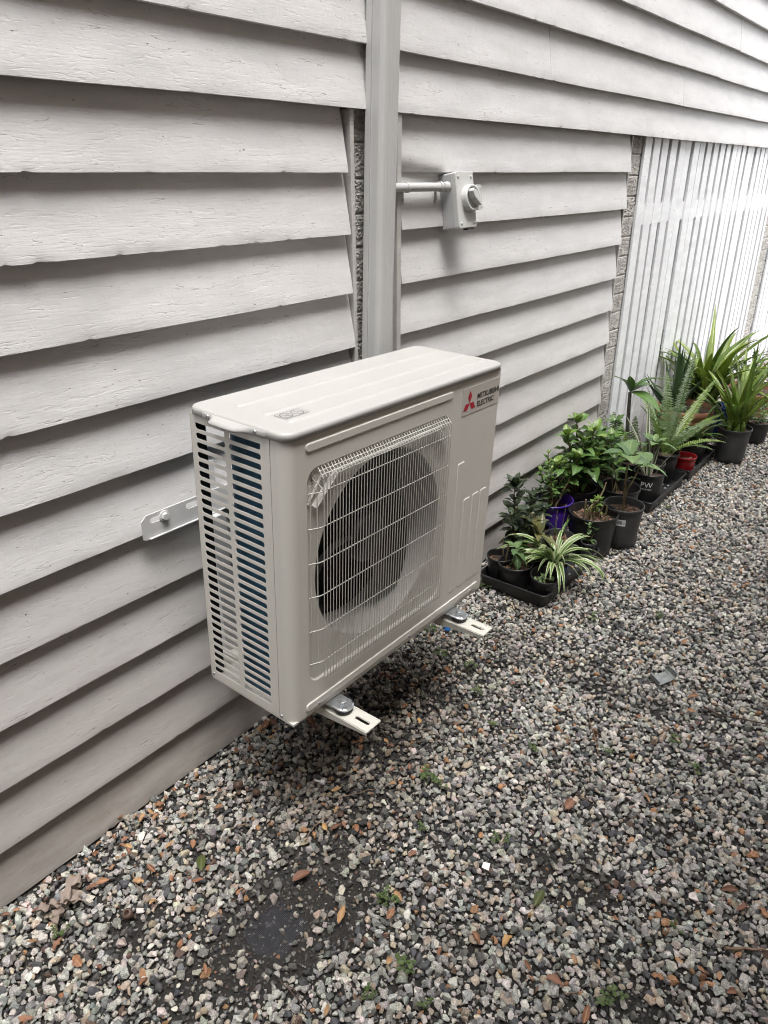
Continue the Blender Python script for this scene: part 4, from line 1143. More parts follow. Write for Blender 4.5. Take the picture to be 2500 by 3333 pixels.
def tray(x0, x1, y0, y1, h, label):
    o = tag(empty('plant_tray', ((x0 + x1) / 2, (y0 + y1) / 2, 0.002)), label, 'tray')
    cx_, cy_ = (x0 + x1) / 2, (y0 + y1) / 2; a, b = (x1 - x0) / 2, (y1 - y0) / 2
    m = MB(); ring = lambda i, z: [(p, q, z) for p, q in rrect(-a + i, a - i, -b + i, b - i, max(0.004, 0.022 - i * 0.4), 5)]
    m.rings([ring(0.016, 0.0), ring(0.006, h - 0.006), ring(0.0, h - 0.006), ring(0.0, h - 0.001), ring(0.0010, h), ring(0.0060, h), ring(0.0075, h - 0.003), ring(0.018, 0.004)], True, True, False)
    m.build('shell', MT['tray'], o)
    return o


tray(1.300, 1.800, -0.384, -0.084, 0.060, 'black plastic plant tray nearest the outdoor unit, crowded with small pots')
tray(2.372, 2.888, -0.390, -0.090, 0.060, 'black plastic plant tray in the middle of the row, under the lettered pot')
tray(2.905, 3.405, -0.402, -0.102, 0.060, 'black plastic plant tray farthest along the row, under the small red pot')
rg = random.Random(21)
TZ = 0.0065

# 1 -- dark shrub at the wall, beside the unit
ls = leaves(MT['lf_dark'], 0.075, 0.034, curl=0.3, wav=0.2)
o = potted(1.520, -0.150, TZ, 0.135, 0.125, MT['pot_black'], 'dark olive-leaved shrub in a black pot against the weatherboards beside the unit', mulch=20, seed=1)
bush(o, 0.09, [(0.02, 0.0, 0.10, 0.02, 0.2), (-0.01, 0.0, -0.05, -0.05, 0.2), (0.0, 0.02, -0.03, 0.03, 0.28), (-0.02, 0, -0.10, 0.0, 0.19), (0.02, -0.01, 0.06, -0.01, 0.19), (0.01, 0.03, 0.05, 0.05, 0.24)], ls, rg, 0.028, lr=(0.75, 1.2), start=0.15)
for k in range(5): place_leaf(o, ls[k % 3], (-0.03, 0.03, 0.365), k * 1.26, rg.uniform(0.9, 1.25), 0.9)
# 2 -- stick in pot half hidden by the unit
o = potted(1.385, -0.140, TZ, 0.112, 0.120, MT['pot_black'], 'black pot with a bare brown cutting, half hidden behind the unit', mulch=12, seed=2)
stem(o, [(0.0, -0.02, 0.09), (0.005, -0.025, 0.15), (-0.005, -0.03, 0.185)], 0.004, 0.003, MT['bark'])
stem(o, [(0.02, 0.0, 0.09), (0.03, 0.01, 0.14), (0.028, 0.01, 0.18)], 0.003, 0.002, MT['bark'])
# 3 -- pot with five pale leaves
ls = leaves(MT['lf_soft'], 0.056, 0.026, curl=0.3)
o = potted(1.372, -0.213, TZ, 0.136, 0.118, MT['pot_black'], 'black pot with one small seedling of five pale green leaves', mulch=46, seed=3)
stem(o, [(-0.012, 0.0, 0.085), (-0.014, -0.002, 0.130), (-0.012, -0.002, 0.165), (-0.01, 0, 0.185)], 0.0028, 0.0016, MT['bark'])
for az, el, s_, z in ((3.5, 0.15, 1.1, .178), (0.2, 0.2, 1.1, .180), (5.0, -0.5, 1.3, .165), (4.1, -0.9, 1.2, .16), (1.8, 0.5, 0.9, .186), (5.9, 0.1, 1.0, .175)):
    place_leaf(o, ls[int(az) % 3], (-0.011, -0.001, z), az, el, s_)
# 4 -- small leaning pot with sprouts
ls = leaves(MT['lf_soft'], 0.016, 0.008)
o = potted(1.374, -0.330, TZ + 0.004, 0.113, 0.108, MT['pot_black'], 'small tilted black pot with tiny seedlings at the front of the tray', tilt=(rad(7), rad(-5)), soil=0.045, seed=4)
for k in range(16):
    b = (rg.uniform(-.03, .03), rg.uniform(-.03, .03), 0.066); hh = rg.uniform(0.008, 0.022)
    stem(o, [b, (b[0] + rg.uniform(-.006, .006), b[1] + rg.uniform(-.006, .006), b[2] + hh)], 0.0008, 0.0006, MT['lf_weed'], 4)
    for j in range(3): place_leaf(o, ls[j], (b[0], b[1], b[2] + hh), rg.uniform(0, 6.28), rg.uniform(0, .8), rg.uniform(.7, 1.2))
# 5 -- spider plant in blue pot
o = potted(1.478, -0.322, TZ, 0.112, 0.105, MT['pot_blue'], 'variegated spider plant spilling out of a blue pot on the front tray', soil=0.015, seed=5)
for k in range(58):
    az = 6.283 * k / 58 * 3.0 + rg.uniform(-.5, .5); L = rg.uniform(0.10, 0.25)
    el0 = rg.uniform(0.75, 1.35); bd = rg.uniform(1.3, 2.5)
    if -2.4 < ((az + math.pi) % (2 * math.pi)) - math.pi < 0.4: L *= 1.12; bd += 0.2
    m = strap_mesh(L, rg.uniform(0.013, 0.024), el0, bd, az, 12, 0.3, rg.uniform(-1.1, 1.1)); m.materials.append(MT['lf_spider'])
    link('leaf', m, None, o, loc=(0.012 * math.cos(az), 0.012 * math.sin(az), 0.095))
# 6 -- bronze pointed leaves, plus a limp pale leaf
ls = leaves(MT['lf_bronze'], 0.115, 0.040, curl=0.2, fold=0.35, peak=0.4)
o = potted(1.475, -0.235, TZ, 0.105, 0.110, MT['pot_black'], 'plant with long pointed bronze-green leaves behind the spider plant', mulch=12, seed=6)
stem(o, [(0.0, 0.0, 0.08), (0.006, -0.004, 0.14), (0.012, -0.006, 0.20)], 0.005, 0.0035, MT['bark'])
for az, el, s_ in ((2.5, 1.05, 1.1), (0.3, 0.7, 0.85), (1.3, 1.2, 0.95), (3.6, 0.3, 0.8), (4.6, -0.3, 0.9), (5.3, -0.75, 1.15), (0.9, 0.2, 0.7), (4.0, 0.6, 0.6)):
    place_leaf(o, ls[int(az * 2) % 3], (0.012, -0.006, 0.198), az, el, s_, rg.uniform(-.3, .3))
# 7 -- grey pot behind the spider plant
o = potted(1.684, -0.242, TZ, 0.125, 0.120, MT['pot_grey'], 'grey pot with a few thin upright stems behind the spider plant', mulch=22, seed=7)
for k in range(4):
    a = rg.uniform(0, 6.28); stem(o, [(0.02 * math.cos(a), 0.02 * math.sin(a), 0.09), (0.024 * math.cos(a), 0.022 * math.sin(a), 0.18), (0.022 * math.cos(a) + .01, 0.026 * math.sin(a), rg.uniform(.20, .28))], 0.0016, 0.001, MT['bark'], 5)
for az, L, el0, bd in ((2.9, 0.17, 1.2, 0.9), (0.1, 0.16, 0.8, 1.1), (3.6, 0.2, 1.0, 1.5)):
    m = strap_mesh(L, 0.012, el0, bd, az); m.materials.append(MT['lf_mid']); link('leaf', m, None, o, loc=(0, 0, 0.09))
# 8 -- small tube pot at the edge
ls = leaves(MT['lf_soft'], 0.045, 0.024)
o = potted(1.752, -0.345, TZ, 0.066, 0.095, MT['pot_grey'], 'small grey tube pot with a leafy seedling at the tray corner', seed=8)
bush(o, 0.06, [(0, 0, 0.0, 0.01, 0.10), (0.01, 0, 0.03, -0.01, 0.08)], ls, rg, 0.03, r0=0.002)
# 9 -- purple pot
ls = leaves(MT['lf_mid'], 0.050, 0.022, curl=0.2); lt = leaves(MT['lf_bright'], 0.036, 0.014, curl=0.1)
o = potted(1.850, -0.112, 0.004, 0.195, 0.195, MT['pot_purple'], 'bushy green shrub with woody stems in a purple pot', soil=0.05, taper=0.8, mulch=60, rim=0.010, seed=9)
bush(o, 0.14, [(-0.05, -0.03, -0.09, -0.03, 0.22), (-0.05, -0.03, -0.055, -0.01, 0.13), (-0.01, 0.0, -0.03, 0.01, 0.22), (0.0, 0.0, 0.0, -0.03, 0.25), (0.02, 0.01, 0.07, 0.02, 0.21), (0.03, 0.0, 0.09, -0.03, 0.17), (-0.01, 0.0, 0.03, 0.05, 0.24), (0.0, -0.02, 0.05, -0.06, 0.16), (0.02, -0.01, 0.03, -0.04, 0.22), (-0.03, 0.0, -0.07, 0.03, 0.2), (0.02, 0.0, 0.11, 0.0, 0.19)], ls, rg, 0.022, lt, r0=0.0055, start=0.4)
# 10 -- big black pot with cut stems
ls = leaves(MT['lf_bright'], 0.038, 0.020)
o = potted(1.862, -0.306, 0.004, 0.208, 0.185, MT['pot_black'], 'wide black pot of cut-back woody stems with a few new shoots', soil=0.04, taper=0.82, mulch=90, seed=10)
for (x, y, dx, dy, hh) in ((-.06, -.03, -.01, 0.0, .075), (-.045, .02, -.005, 0, .11), (-.02, .0, .03, .01, .085), (.05, -.035, .005, .0, .06), (.07, .0, .015, -.01, .055), (.03, .04, .0, .0, .05), (-.03, -.05, .0, 0, .045), (.015, -.055, .01, 0, .03), (.06, .035, .02, .0, .04)):
    stem(o, [(x, y, 0.140), (x + dx * .5, y + dy * .5, 0.14 + hh * .5), (x + dx, y + dy, 0.14 + hh)], 0.0048, 0.0036, MT['bark'], 7)
stem(o, [(-.03, .01, .14), (-.035, .01, .20), (-.015, .0, .222), (.02, -.01, .235), (.045, -.015, .275), (.06, -.015, .30)], 0.006, 0.003, MT['bark'], 7)
bush(o, 0.145, [(0.01, 0.0, 0.02, 0.0, 0.09), (0.035, -0.01, 0.05, 0.0, 0.07), (-0.01, 0.01, -0.01, -0.02, 0.10)], ls, rg, 0.028, r0=0.0022)
# 11 -- big leafy bush behind
ls = leaves(MT['lf_mid'], 0.108, 0.054, curl=0.34, wav=0.22, fold=0.25); lt = leaves(MT['lf_bright'], 0.10, 0.050, curl=0.3)
o = potted(2.085, -0.125, 0.004, 0.19, 0.18, MT['pot_black'], 'tall bush of broad green leaves behind the cut-back pot', soil=0.03, mulch=30, seed=11)
bush(o, 0.15, [(-0.03, 0.0, -0.24, 0.0, 0.20), (-0.02, 0.0, -0.12, 0.02, 0.30), (0.0, 0.0, -0.03, 0.02, 0.34), (0.02, 0.0, 0.05, -0.02, 0.27), (0.02, -0.02, 0.10, -0.06, 0.17), (0.0, -0.03, -0.02, -0.08, 0.19), (-0.02, -0.01, -0.15, -0.05, 0.22), (-0.02, -0.01, -0.08, -0.04, 0.27), (0.01, 0.0, 0.01, -0.05, 0.30), (0.03, 0.0, 0.16, 0.0, 0.22), (0.02, 0.0, 0.12, -0.08, 0.24)], ls, rg, 0.034, lt, lr=(0.7, 1.1), r0=0.006, start=0.35)
# 12 -- grey pot with barcode label
ls = leaves(MT['lf_soft'], 0.135, 0.060, curl=0.28, fold=0.2)
o = potted(2.008, -0.380, 0.006, 0.172, 0.185, MT['pot_grey'], 'dark grey pot with a white barcode label and one broad-leaved plant', soil=0.035, taper=0.78, rim=0.014, mulch=40, seed=12)
stem(o, [(0.0, 0.0, 0.14), (-0.005, 0.0, 0.20), (-0.018, 0.0, 0.25), (-0.028, 0.0, 0.33), (-0.03, 0.0, 0.41)], 0.0062, 0.004, MT['bark'], 7)
stem(o, [(-0.008, 0, .21), (0.02, .0, .25), (0.05, -.01, .29), (.085, -.015, .335)], 0.0048, 0.003, MT['bark'], 7)
for az, el, s_, b in ((3.6, 0.25, 1.15, (-.03, 0, .41)), (2.4, 0.5, 0.9, (-.03, 0, .41)), (0.3, 0.35, 1.0, (-.03, 0, .41)), (5.2, 0.0, 0.9, (-.03, 0, .40)), (4.4, 0.45, 0.8, (-.03, 0, .412)), (1.2, 0.6, .7, (-.03, 0, .412)), (0.0, 0.3, 0.95, (.085, -.015, .335)), (1.5, .5, .8, (.085, -.015, .335)), (5.0, .1, .9, (.085, -.015, .333)), (3.2, .5, .6, (.085, -.015, .335)), (5.6, .2, .5, (-.01, 0, .30)), (2.0, .3, .45, (-.02, 0, .33))):
    place_leaf(o, ls[int(az) % 3], b, az, el, s_, rg.uniform(-.3, .3))


def wrap_on_pot(V, x_c, z_c, az, R_at, z_scale=1.0, proud=0.0008):
    """bend flat (x, y) artwork round the pot wall; az is where its middle faces"""
    out = []
    for a, b, _ in V:
        z = z_c + b * z_scale; R_ = R_at(z) + proud; t_ = az + (a - x_c) / R_
        out.append((R_ * math.cos(t_), R_ * math.sin(t_), z))
    return out


Rat = lambda d, h, tp, rim=0.012, rt=0.0035: (lambda z: d / 2 * tp + (d / 2 - rt - d / 2 * tp) * z / (h - rim))
R12 = Rat(0.172, 0.185, 0.78, 0.014)
az0 = math.atan2(CAM_LOC[1] + 0.38, CAM_LOC[0] - 2.008)
def grid_patch(w, h, n=6): return [((i / n - .5) * w, j * h - h / 2, 0) for i in range(n + 1) for j in range(2)], [(2 * i, 2 * i + 2, 2 * i + 3, 2 * i + 1) for i in range(n)]
V, F = grid_patch(0.038, 0.030); lb = link('barcode_label', mesh('barcode_label', wrap_on_pot(V, 0, 0.128, az0 - 0.02, R12), F), MT['white_ink'], o)
bv = []; bf = []; xx = -0.016
while xx < 0.004:
    w2 = random.choice([.0006, .0009, .0014]); k = len(bv); bv += [(xx, -.007, 0), (xx + w2, -.007, 0), (xx + w2, .010, 0), (xx, .010, 0)]; bf.append((k, k + 1, k + 2, k + 3)); xx += w2 + random.choice([.0006, .001])
for j in range(4):
    k = len(bv); bv += [(.007, -.006 + j * .004, 0), (.016, -.006 + j * .004, 0), (.016, -.0045 + j * .004, 0), (.007, -.0045 + j * .004, 0)]; bf.append((k, k + 1, k + 2, k + 3))
link('bars', mesh('bars', wrap_on_pot(bv, 0, 0.128, az0 - 0.02, R12, 1, 0.0013), bf), MT['black_ink'], lb)
# 13 -- black pot behind it
ls = leaves(MT['lf_mid'], 0.08, 0.034)
o = potted(2.185, -0.288, 0.006, 0.185, 0.185, MT['pot_black'], 'black pot of bare soil and thin stems behind the barcode-labelled pot', soil=0.06, mulch=40, seed=13)
bush(o, 0.13, [(-0.02, 0.02, -0.04, 0.05, 0.26), (0.03, 0.02, 0.03, 0.06, 0.22), (0.0, 0.03, 0.09, 0.03, 0.2), (0.0, 0.0, -0.08, 0.02, 0.2)], ls, rg, 0.04, r0=0.003, start=.45)
# 14 -- lettered pot with cream-striped straps
o = potted(2.505, -0.312, TZ, 0.150, 0.165, MT['pot_black'], 'black pot lettered PW holding cream-striped strap leaves', soil=0.03, taper=0.82, seed=14)
R14 = Rat(0.150, 0.165, 0.82)
az0 = math.atan2(CAM_LOC[1] + 0.312, CAM_LOC[0] - 2.505)
for s_, w2, h2, zc in (('PW', 0.056, 0.026, 0.102), ('PROVEN', 0.050, 0.0075, 0.088)):
    V, F = fit_text(s_, -w2 / 2, w2 / 2, 0, h2, 0.004)
    link('lettering', mesh('lettering', wrap_on_pot(V, 0, zc, az0 - 0.05, R14), F), MT['white_ink'], o)
for az, L, el0, bd, w2 in ((2.75, 0.36, 1.05, 0.25, .024), (2.2, 0.33, 1.35, 0.2, .026), (0.6, 0.38, 1.05, -0.1, .022), (3.4, 0.30, 0.95, 0.4, .022), (2.9, 0.27, 0.9, 0.5, .02), (4.6, 0.2, 1.2, 0.3, .018), (0.1, 0.20, 1.0, 0.4, .018), (1.5, 0.34, 1.3, 0.5, .022), (2.5, 0.42, 1.1, 1.1, .018)):
    m = strap_mesh(L, w2, el0, bd, az, 12, 0.35); m.materials.append(MT['lf_varstrap']); link('leaf', m, None, o, loc=(0.02 * math.cos(az), 0.02 * math.sin(az), 0.125))
# 15 -- broad-leaved plant beside it
ls = leaves(MT['lf_soft'], 0.115, 0.052, curl=0.25)
o = potted(2.670, -0.262, TZ, 0.14, 0.15, MT['pot_grey'], 'grey pot with a rosette of broad soft leaves beside the lettered pot', seed=15)
stem(o, [(-0.05, -0.02, 0.12), (-0.08, -0.03, 0.2), (-0.12, -0.04, 0.275)], 0.005, 0.0035, MT['bark'])
for k in range(9):
    place_leaf(o, ls[k % 3], (-0.12, -0.04, 0.275 + 0.003 * k), k * 2.4, 0.12 + 0.07 * k, 1.1 - 0.07 * k, rg.uniform(-.25, .25))
# ferns
def fern(x, y, z, d, h, label, fr, mat, seed, dark='lf_fern', pot=MT['pot_black']):
    o = potted(x, y, z, d, h, pot, label, soil=0.02, seed=seed)
    for i, (az, L, el0, bd, pl) in enumerate(fr):
        m = frond_mesh(L, el0, bd, az, pl, max(18, int(L / 0.0105)), seed * 31 + i); m.materials.append(MT[dark] if (i % 3) else MT['lf_fern_d'])
        link('frond', m, None, o, loc=(0.012 * math.cos(az), 0.012 * math.sin(az), h - 0.02))
    return o
fern(2.500, -0.115, TZ, 0.13, 0.13, 'upright fern in a black pot at the end of the weatherboards by the brick pier', [(3.6, 0.34, 1.45, 0.25, .034), (0.5, 0.30, 1.35, 0.3, .034), (2.0, 0.26, 1.3, 0.5, .03), (4.6, 0.24, 1.1, 0.7, .03), (5.6, .22, 1.0, .8, .03), (2.8, .26, 1.2, .4, .03)], None, 16, 'lf_fern_d')
fern(2.700, -0.150, TZ, 0.13, 0.12, 'small upright fern in front of the first white battens', [(2.2, 0.26, 1.5, 0.2, .034), (0.4, 0.26, 1.2, 0.5, .034), (4.2, 0.22, 1.1, 0.6, .03), (5.5, .24, 1.1, .7, .03), (3.2, .2, 1.2, .5, .03), (1.3, .24, 1.3, .4, .03)], None, 17)
fern(2.830, -0.275, TZ, 0.145, 0.16, 'large fern with long bright fronds reaching past the terracotta pot', [(0.10, 0.60, 1.02, 0.25, .036), (-0.12, 0.58, 0.70, 0.28, .036), (-0.28, 0.52, 0.46, 0.40, .030), (0.5, 0.46, 1.15, 0.4, .04), (2.6, 0.36, 1.2, 0.5, .04), (3.3, 0.32, 0.95, 0.7, .036), (4.4, 0.28, 0.85, 1.0, .034), (5.2, 0.30, 0.75, 1.0, .034), (1.8, .36, 1.3, .4, .04), (5.8, .34, .9, 1.0, .036), (0.9, .4, 1.0, .7, .036), (3.9, .26, 1.1, .8, .03), (-.6, .38, .85, .9, .034), (2.1, .4, 1.35, .3, .036)], None, 18)
# 19 -- frangipani cutting
ls = leaves(MT['lf_mid'], 0.20, 0.080, curl=0.30, fold=0.22, seg=9, wav=0.05)
o = potted(2.770, -0.085, TZ, 0.14, 0.14, MT['pot_black'], 'single spotted grey stem topped with four big leaves against the battens', seed=19, mulch=10)
stem(o, [(0.0, 0.0, 0.11), (-0.01, 0.0, 0.25), (-0.035, 0.0, 0.38), (-0.05, 0.0, 0.470)], 0.0105, 0.0085, MT['bark_grey'], 9)
for az, el, s_ in ((2.45, 0.95, 0.80), (5.25, 0.75, 0.95), (4.75, -0.25, 0.95), (5.75, 0.30, 1.05), (3.3, 1.15, 0.55)):
    place_leaf(o, ls[int(az) % 3], (-0.05, 0.0, 0.472), az, el, s_, rg.uniform(-.2, .2))
# 20 -- small red pot
o = potted(2.985, -0.335, TZ, 0.122, 0.110, MT['pot_red'], 'small red plastic pot of dry soil and dead twigs', soil=0.03, taper=0.78, mulch=16, seed=20)
for k in range(7):
    a = rg.uniform(0, 6.28); stem(o, [(0.02 * math.cos(a), 0.02 * math.sin(a), 0.085), (0.03 * math.cos(a), 0.035 * math.sin(a), rg.uniform(.10, .125))], 0.0013, 0.0008, MT['twig'], 4)
# 21 -- arching dark straps
o = potted(3.215, -0.300, TZ, 0.165, 0.140, MT['pot_black'], 'rosette of arching glossy green leaves in a black pot behind the red pot', soil=0.02, seed=21)
for k in range(26):
    az = k * 2.4 + rg.uniform(-.2, .2); m = strap_mesh(rg.uniform(0.14, 0.27), rg.uniform(.016, .024), rg.uniform(.7, 1.3), rg.uniform(.7, 1.6), az, 10, .35); m.materials.append(MT['lf_mid'] if k % 3 else MT['lf_soft'])
    link('leaf', m, None, o, loc=(0.012 * math.cos(az), 0.012 * math.sin(az), 0.12))
# 22 -- terracotta pot with aloe
o = potted(3.355, -0.190, 0.004, 0.310, 0.270, MT['terracotta'], 'big ribbed terracotta pot planted with a dark spiky aloe', soil=0.025, taper=0.68, rim=0.045, rings=((0.200, 0.004), (0.208, 0.004)), seed=22)
for k in range(15):
    az = k * 2.4 + .5; el0 = rg.uniform(0.75, 1.25) if k > 4 else rg.uniform(1.3, 1.5); L = rg.uniform(0.22, 0.34) if k > 4 else rg.uniform(0.32, 0.46)
    m = strap_mesh(L, rg.uniform(.040, .052), el0, rg.uniform(-.35, .25), az, 10, 0.75, 0, 0.12, 1.1); m.materials.append(MT['lf_aloe'])
    link('leaf', m, None, o, loc=(-0.105 + 0.014 * math.cos(az), 0.035 + 0.014 * math.sin(az), 0.235))
# 23, 24 -- strap-leaved orchids
o = potted(3.640, -0.200, 0.004, 0.24, 0.22, MT['pot_black'], 'tall clump of yellow-green strap leaves rising behind the terracotta pot', soil=0.02, seed=23)
for k in range(60):
    az = k * 2.4; L = rg.uniform(0.38, 0.74); cl = (rg.uniform(-.07, .07), rg.uniform(-.05, .05))
    m = strap_mesh(L, rg.uniform(.028, .042), rg.uniform(0.95, 1.40), rg.uniform(.6, 1.7) * (1.5 if k % 6 == 0 else 1), az, 14, .4, rg.uniform(-.3, .3)); m.materials.append(MT['lf_orchid'] if k % 3 else MT['lf_orchid_b'])
    link('leaf', m, None, o, loc=(cl[0], cl[1], 0.19))
o = potted(3.380, -0.468, 0.004, 0.182, 0.195, MT['pot_grey'], 'strap-leaved orchid in a dark grey pot standing alone on the gravel', soil=0.02, taper=0.8, seed=24)
for k in range(42):
    az = k * 2.4; L = rg.uniform(0.24, 0.56); cl = (rg.uniform(-.045, .045), rg.uniform(-.035, .035))
    m = strap_mesh(L, rg.uniform(.022, .034), rg.uniform(.85, 1.45), rg.uniform(.2, 1.4), az, 12, .4, rg.uniform(-.3, .3)); m.materials.append(MT['lf_orchid'] if k % 2 else MT['lf_bright'])
    link('leaf', m, None, o, loc=(cl[0], cl[1], 0.17))
for k in range(7):
    a = k * 0.9; MB().lathe([(0.010, 0.0), (0.017, 0.018), (0.013, 0.045), (0.006, 0.065)], 10, True, (0.045 * math.cos(a), 0.04 * math.sin(a), 0.168), close1=True).build('bulb', MT['lf_bright'], o)
# 25 -- terracotta bowl at the right edge
ls = leaves(MT['lf_mid'], 0.07, 0.03)
o = potted(4.080, -0.360, 0.05, 0.36, 0.20, MT['terracotta'], 'wide terracotta bowl of mixed greenery at the right edge', soil=0.03, taper=0.62, rim=0.035, seed=25, mulch=30)
bush(o, 0.17, [(-.08, 0, -.14, .0, .16), (0, -.05, -.05, -.10, .18), (.06, .03, .1, .03, .22), (-.05, .06, -.08, .1, .25)], ls, rg, 0.04, r0=0.003)
for k in range(16):
    az = k * 2.4; m = strap_mesh(rg.uniform(.25, .45), .02, rg.uniform(.8, 1.4), rg.uniform(.3, 1.1), az, 10, .4); m.materials.append(MT['lf_orchid_b']); link('leaf', m, None, o, loc=(.02 * math.cos(az), .02 * math.sin(az), .17))
# fillers crowding the back of the row
for i, (x, y, z, d, h, mt, L, Wd, hh, lab) in enumerate(((2.330, -0.140, 0.004, 0.15, 0.15, 'lf_mid', 0.085, 0.042, 0.26, 'leafy green bush squeezed between the tall bush and the upright fern'), (2.960, -0.190, TZ, 0.13, 0.13, 'lf_soft', 0.06, 0.028, 0.22, 'small-leaved grey-green bush between the big fern and the terracotta pot'),
        (1.690, -0.130, TZ, 0.12, 0.12, 'lf_dark', 0.06, 0.030, 0.16, 'low dark-leaved plant between the wall shrub and the purple pot'))):
    ls = leaves(MT[mt], L, Wd, curl=0.3, wav=0.2); o = potted(x, y, z, d, h, MT['pot_black'], lab, soil=0.02, seed=60 + i)
    bush(o, h - 0.02, [(rg.uniform(-.02, .02), rg.uniform(-.02, .02), rg.uniform(-.11, .11), rg.uniform(-.07, .05), hh * rg.uniform(.6, 1.1)) for _ in range(7)], ls, rg, 0.034, r0=0.003, start=.2)
# 26, 27 -- black pots with small weeds at the far right
for i, (x, y, lab) in enumerate(((3.80, -0.50, 'small black pot with trailing grey-green weeds beside the terracotta bowl'), (4.20, -0.62, 'black pot of low leafy weeds at the far right edge of the row'))):
    ls = leaves(MT['lf_soft'], 0.035, 0.018)
    o = potted(x, y, 0.004, 0.15, 0.13, MT['pot_black'], lab, soil=0.015, seed=26 + i)
    bush(o, 0.11, [(rg.uniform(-.04, .04), rg.uniform(-.04, .04), rg.uniform(-.13, .13), rg.uniform(-.12, .1), rg.uniform(.05, .14)) for _ in range(9)], ls, rg, 0.024, r0=0.0016, start=.25)
MB().box(3.70, 3.76, -0.40, -0.34, 0.0, 0.24)
o = tag(empty('plastic_tub', (3.80, -0.30, 0.004)), 'blue plastic tub glimpsed behind the orchid', 'tub')
pot_mesh(0.16, 0.19, 0.85).build('shell', MT['pot_blue'], o)

# ================================================================== things lying on the gravel
GZ = 0.0085
dead = {c: [leaf_mesh(1.0, w, cu, fo, 8, wav=wv_, seed=s_) for s_, (w, cu, fo, wv_) in enumerate(((0.46, 0.35, 0.45, 0.35), (0.40, -0.30, 0.5, 0.25), (0.52, 0.15, 0.30, 0.5), (0.36, 0.5, 0.6, 0.2)))] for c in 'abc'}
for c in 'abc':
    for m in dead[c]: m.materials.append(MT['dead_' + c])
R6 = lambda x, y: (x / 1.3272, 2200 + y / 1.3272)
R7 = lambda x, y: (1250 + x / 1.3272, 2000 + y / 1.3272)
FL = [(R6, 495, 690, 'a', 60), (R6, 520, 735, 'b', 55), (R6, 408, 770, 'a', 50), (R6, 510, 800, 'c', 60), (R6, 445, 890, 'a', 65), (R6, 395, 915, 'b', 60), (R6, 660, 840, 'a', 65), (R6, 600, 890, 'c', 55), (R6, 670, 610, 'a', 40),
      (R6, 795, 610, 'a', 40), (R6, 945, 570, 'a', 40), (R6, 735, 740, 'c', 50), (R6, 698, 700, 'b', 45), (R6, 835, 730, 'a', 45), (R6, 855, 900, 'b', 70), (R6, 820, 860, 'a', 45), (R6, 668, 975, 'c', 65), (R6, 140, 1160, 'c', 45),
      (R6, 250, 1160, 'b', 60), (R6, 335, 1235, 'a', 80), (R6, 270, 1395, 'a', 60), (R6, 620, 1320, 'a', 45), (R6, 432, 1262, 'b', 40), (R6, 1478, 1040, 'c', 75), (R6, 1545, 375, 'b', 45), (R6, 1400, 560, 'a', 35),
      (R6, 1450, 660, 'b', 50), (R6, 1485, 645, 'a', 40), (R6, 1540, 660, 'a', 45), (R6, 1150, 215, 'a', 70), (R6, 1180, 205, 'b', 60), (R6, 1345, 205, 'b', 60), (R6, 1560, 275, 'a', 45), (R6, 1020, 325, 'a', 35), (R6, 885, 1272, 'a', 40),
      (R6, 1415, 1450, 'c', 60), (R6, 1105, 1475, 'a', 45), (R6, 120, 1490, 'b', 50), (R6, 870, 530, 'b', 45), (R6, 690, 560, 'a', 50), (R6, 640, 500, 'b', 40), (R6, 520, 620, 'a', 45),
      (R7, 275, 240, 'a', 70), (R7, 175, 230, 'a', 45), (R7, 645, 70, 'a', 35), (R7, 1295, 125, 'a', 40), (R7, 1110, 128, 'c', 35), (R7, 1335, 355, 'a', 65), (R7, 1325, 420, 'a', 40), (R7, 1100, 445, 'a', 35), (R7, 815, 690, 'a', 45),
      (R7, 1130, 800, 'c', 60), (R7, 800, 822, 'b', 75), (R7, 1490, 1190, 'b', 80), (R7, 1550, 1270, 'b', 70), (R7, 1635, 1290, 'a', 80), (R7, 530, 1410, 'c', 75), (R7, 400, 1398, 'a', 65), (R7, 740, 1585, 'b', 75), (R7, 870, 1740, 'a', 90),
      (R7, 1510, 1630, 'b', 80), (R7, 1180, 1570, 'a', 70), (R7, 620, 1520, 'a', 55), (R7, 30, 1295, 'a', 60), (R7, 25, 1495, 'c', 65), (R7, 60, 1220, 'c', 60), (R7, 510, 1315, 'a', 40), (R7, 1225, 1010, 'b', 45), (R7, 125, 1035, 'b', 50), (R7, 75, 680, 'b', 45),
      (R7, 150, 470, 'c', 60), (R7, 90, 400, 'a', 50), (R7, 560, 300, 'b', 35), (R7, 900, 920, 'a', 35), (R7, 1000, 1320, 'a', 40), (R7, 1370, 1540, 'a', 50), (R7, 240, 1460, 'b', 45), (R7, 1420, 940, 'b', 35), (R7, 330, 500, 'c', 40)]
rl_ = random.Random(5)
for k in range(34):                                  # drifts along the foot of the wall and under the unit
    x_ = rl_.uniform(0, 900); y_ = 2965 - x_ * 0.727 + abs(rl_.gauss(0, 1)) * 55 + 14
    FL.append((lambda x, y: (x, y), x_, y_, rl_.choice('bbcab'), rl_.uniform(22, 46)))
for k in range(14):
    FL.append((lambda x, y: (x, y), rl_.uniform(950, 1350), rl_.uniform(2280, 2700), rl_.choice('bbca'), rl_.uniform(26, 46)))
LEAVES = []
